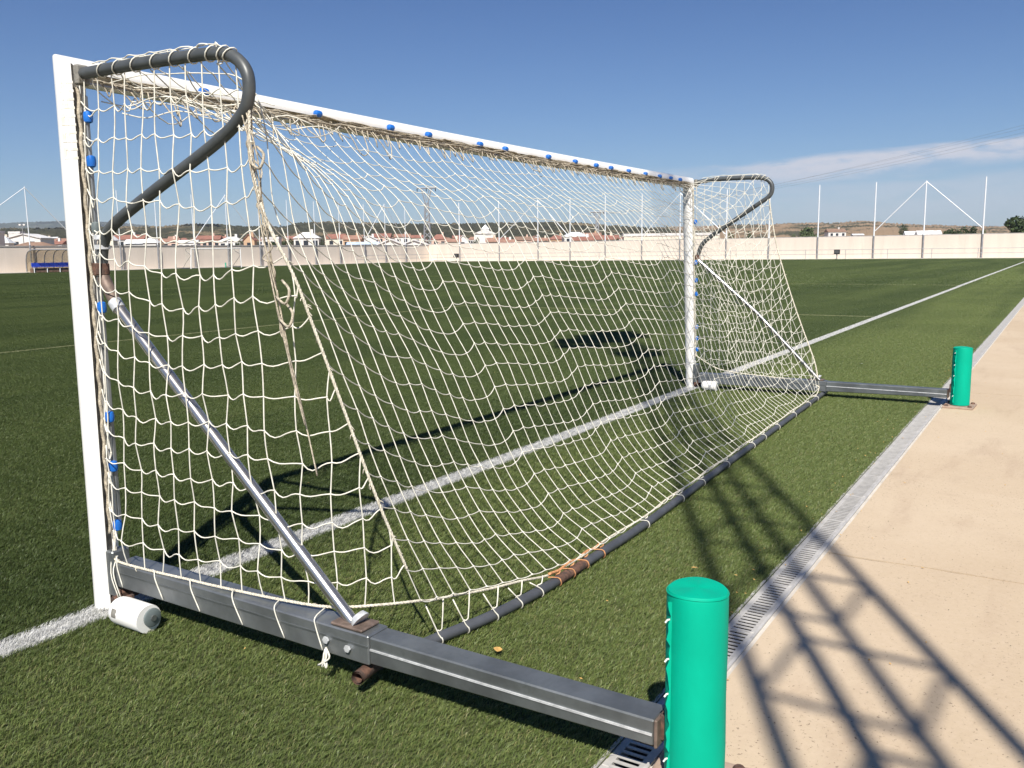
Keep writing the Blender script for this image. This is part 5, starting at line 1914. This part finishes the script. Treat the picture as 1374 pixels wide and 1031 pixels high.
def blade_patch(seed, n, L, hmin, hmax, wd):
    r5 = np.random.default_rng(seed)
    px = r5.uniform(0, L, n)
    py = r5.uniform(0, L, n)
    # tufts: pull roots together a little
    NTF = n // 5
    tx = r5.uniform(0, L, NTF)
    ty = r5.uniform(0, L, NTF)
    it = r5.integers(0, NTF, n)
    k = r5.uniform(0, 1, n) < 0.5
    px[k] = tx[it[k]] + r5.normal(0, .006, k.sum())
    py[k] = ty[it[k]] + r5.normal(0, .006, k.sum())
    lean_dir = r5.uniform(0, 2 * PI, n)
    tl = r5.uniform(0, 2 * PI, NTF)
    lean_dir[k] = tl[it[k]] + r5.normal(0, .9, k.sum())
    # all lie over a bit the same way
    bx, by = 0.35, -0.60
    le = r5.uniform(0.1, 0.8, n)
    h = r5.uniform(hmin, hmax, n)
    dx = np.cos(lean_dir) * le + bx
    dy = np.sin(lean_dir) * le + by
    wa = r5.uniform(0, PI, n)
    wx, wy = np.cos(wa) * wd / 2, np.sin(wa) * wd / 2
    z0 = np.full(n, -0.002)
    Z = np.zeros((n, 5, 3))
    Z[:, 0] = np.stack([px - wx, py - wy, z0], 1)
    Z[:, 1] = np.stack([px + wx, py + wy, z0], 1)
    mx_, my_ = px + dx * h * .35, py + dy * h * .35
    Z[:, 2] = np.stack([mx_ + wx * .9, my_ + wy * .9, h * .62], 1)
    Z[:, 3] = np.stack([mx_ - wx * .9, my_ - wy * .9, h * .62], 1)
    Z[:, 4] = np.stack([px + dx * h, py + dy * h, h * (1.0 - 0.25 * le)], 1)
    V = Z.reshape(-1, 3)
    me = bpy.data.meshes.new('turf_patch')
    i5 = np.arange(n) * 5
    loops = np.stack([i5, i5 + 1, i5 + 2, i5 + 3, i5 + 3, i5 + 2, i5 + 4], 1).reshape(-1)
    starts = np.stack([np.arange(n) * 7, np.arange(n) * 7 + 4], 1).reshape(-1)
    tot = np.tile([4, 3], n)
    me.vertices.add(len(V))
    me.vertices.foreach_set('co', V.reshape(-1).astype(np.float32))
    me.loops.add(len(loops))
    me.loops.foreach_set('vertex_index', loops.astype(np.int32))
    me.polygons.add(2 * n)
    me.polygons.foreach_set('loop_start', starts.astype(np.int32))
    me.polygons.foreach_set('loop_total', tot.astype(np.int32))
    me.update(calc_edges=True)
    me.validate()
    me.polygons.foreach_set('use_smooth', [True] * (2 * n))
    me.materials.append(M['blade'])
    o = bpy.data.objects.new('turf_patch', me)
    PATCH.objects.link(o)
    return o


LP = 0.5
PATCH_NEAR = PATCH
for sd_ in range(5):
    blade_patch(40 + sd_, 9500, LP, 0.010, 0.024, 0.0023)
# cells of the pitch that the view can reach, nearest 26 m
pts = []
for ix in range(-6, 80):
    for iy in range(-5, 90):
        x0, y0 = ix * LP, DR_IN + 0.006 + iy * LP
        if y0 < DR_IN:
            continue
        c = Vector((x0 + LP / 2, y0 + LP / 2, 0))
        v = c - CAM
        dpt = v.dot(cf)
        if dpt < 0.6 or dpt > 30.5:
            continue
        sx = abs(v.dot(cr)) / dpt
        if sx > 0.75 + 0.8 / dpt:
            continue
        pts.append((x0, y0, 0.0))
PATCH = bpy.data.collections.new('turf_patches_far')
LF = 2.0
for sd_ in range(4):
    blade_patch(60 + sd_, 12000, LF, 0.020, 0.036, 0.011)
PATCH_FAR = PATCH
pts_f = []
for ix in range(0, 50):
    for iy in range(0, 37):
        x0, y0 = ix * LF, DR_IN + 0.02 + iy * LF
        c = Vector((x0 + LF / 2, y0 + LF / 2, 0))
        v = c - CAM
        dpt = v.dot(cf)
        if dpt < 29.2 or x0 + LF > WALL_X - 1.2:
            continue
        if abs(v.dot(cr)) / dpt > 0.66:
            continue
        pts_f.append((x0, y0, 0.0))


def scatter(name, points, coll, count, label):
    me = bpy.data.meshes.new(name)
    me.from_pydata(points, [], [])
    tb = bpy.data.objects.new(name, me)
    COL.objects.link(tb)
    tag(tb, label, 'turf', kind='stuff')
    ng = bpy.data.node_groups.new(name + '_scatter', 'GeometryNodeTree')
    ng.interface.new_socket('Geometry', in_out='INPUT', socket_type='NodeSocketGeometry')
    ng.interface.new_socket('Geometry', in_out='OUTPUT', socket_type='NodeSocketGeometry')
    gi = ng.nodes.new('NodeGroupInput')
    go = ng.nodes.new('NodeGroupOutput')
    mtp = ng.nodes.new('GeometryNodeMeshToPoints')
    iop = ng.nodes.new('GeometryNodeInstanceOnPoints')
    ci = ng.nodes.new('GeometryNodeCollectionInfo')
    ci.inputs['Collection'].default_value = coll
    ci.inputs['Separate Children'].default_value = True
    ci.inputs['Reset Children'].default_value = True
    iop.inputs['Pick Instance'].default_value = True
    ri = ng.nodes.new('FunctionNodeRandomValue')
    ri.data_type = 'INT'
    ri.inputs[4].default_value = 0
    ri.inputs[5].default_value = count - 1
    ng.links.new(gi.outputs[0], mtp.inputs[0])
    ng.links.new(mtp.outputs[0], iop.inputs['Points'])
    ng.links.new(ci.outputs[0], iop.inputs['Instance'])
    ng.links.new(ri.outputs[2], iop.inputs['Instance Index'])
    ng.links.new(iop.outputs[0], go.inputs[0])
    md = tb.modifiers.new('scatter', 'NODES')
    md.node_group = ng


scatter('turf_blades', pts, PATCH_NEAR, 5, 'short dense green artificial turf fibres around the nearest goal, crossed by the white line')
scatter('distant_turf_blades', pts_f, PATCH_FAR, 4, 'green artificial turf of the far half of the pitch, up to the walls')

# ------------------------------------------------------------------ litter
def dry_leaf(u, v, s, label, rz, m_='leaf_dry'):
    d = proj_dir(u, v)
    p = CAM + d * ((0.03 - CAM.z) / d.z)
    b = MB()
    V = []
    for k in range(6):
        t = k / 5
        w_ = math.sin(PI * (t * .92 + .04)) * .42
        V += [(t - .5, -w_, .10 * w_ + .12 * t * t), (t - .5, 0, .05 * t), (t - .5, w_, .16 * w_ + .1 * t)]
    F = []
    for k in range(5):
        for q in range(2):
            F.append((3 * k + q, 3 * k + 3 + q, 3 * k + 4 + q, 3 * k + 1 + q))
    b.add(np.array(V) * s, F)
    o = b.build('dry_leaf', M[m_], angle=180)
    o.location = p
    o.rotation_euler = (0.1, 0.1, rz)
    tag(o, label, 'leaf', 'dry leaves lying on the turf')


dry_leaf(668, 872, 0.036, 'curled tan leaf on the turf right of the rear bar near the base beam', 0.5)
dry_leaf(932, 762, 0.026, 'small yellow leaf on the turf above the nearest green bollard', 2.0)
dry_leaf(1155, 488, 0.05, 'pale leaf on the turf between the goal corner and the far bollard', 1.1, 'tie')

cr_ = MB()
r7 = np.random.default_rng(19)
for k in range(420):
    x = r7.uniform(0.1, 12)
    y = DR_OUT + 0.02 - abs(r7.normal(0, .10)) - (0.0 if r7.uniform() < .6 else r7.uniform(0, .9))
    z = 0.0155 if y < KERB else 0.008
    q = r7.uniform(.0015, .0045)
    a = r7.uniform(0, PI)
    ca, sa = math.cos(a) * q, math.sin(a) * q
    cr_.add([(x - ca, y - sa, z), (x + sa * .4, y - ca * .4, z + .001), (x + ca, y + sa, z + .002), (x - sa * .4, y + ca * .4, z + .001)], [(0, 1, 2, 3)])
o = cr_.build('turf_crumbs', M['leaf_dark'], smooth=False)
tag(o, 'tiny green turf crumbs blown onto the pavement edge', 'litter', kind='stuff')
lt = MB()
r6 = np.random.default_rng(88)
for k in range(230):
    if k < 150:
        x = r6.uniform(0.1, 14) ** 1.0
        y = DR_IN + abs(r6.normal(0, .12)) * (1 if r6.uniform() < .7 else -1.2)
    elif k < 190:
        x, y = r6.uniform(-1, 9), r6.uniform(-2.1, 4)
    else:
        x, y = r6.uniform(0.2, 9), DR_OUT - abs(r6.normal(0, .6)) - .05
    z = 0.024 if y > DR_IN else (0.004 if y > DR_OUT else 0.016)
    q = r6.uniform(.003, .008)
    a = r6.uniform(0, PI)
    ca, sa = math.cos(a) * q, math.sin(a) * q
    lt.add([(x - ca, y - sa, z), (x + sa * .5, y - ca * .5, z + .002), (x + ca, y + sa, z + .003), (x - sa * .5, y + ca * .5, z + .001)], [(0, 1, 2, 3)])
o = lt.build('leaf_litter', M['leaf_dry'], smooth=False)
tag(o, 'tiny tan scraps of dry leaf scattered along the drain and turf edge', 'litter', kind='stuff')

# ------------------------------------------------------------------ air
hm = bpy.data.materials.new('haze_air')
hm.use_nodes = True
hm.node_tree.nodes.clear()
ht_ = NT(hm.node_tree)
pv = ht_.n('ShaderNodeVolumePrincipled')
pv.inputs['Color'].default_value = (0.78, 0.88, 1.0, 1)
pv.inputs['Density'].default_value = 0.00010
om = ht_.n('ShaderNodeOutputMaterial')
hm.node_tree.links.new(pv.outputs[0], om.inputs['Volume'])
hz = MB().box((-9200, -9200, -1.2), (9200, 9200, 320)).build('haze', hm, smooth=False)
tag(hz, kind='stuff')
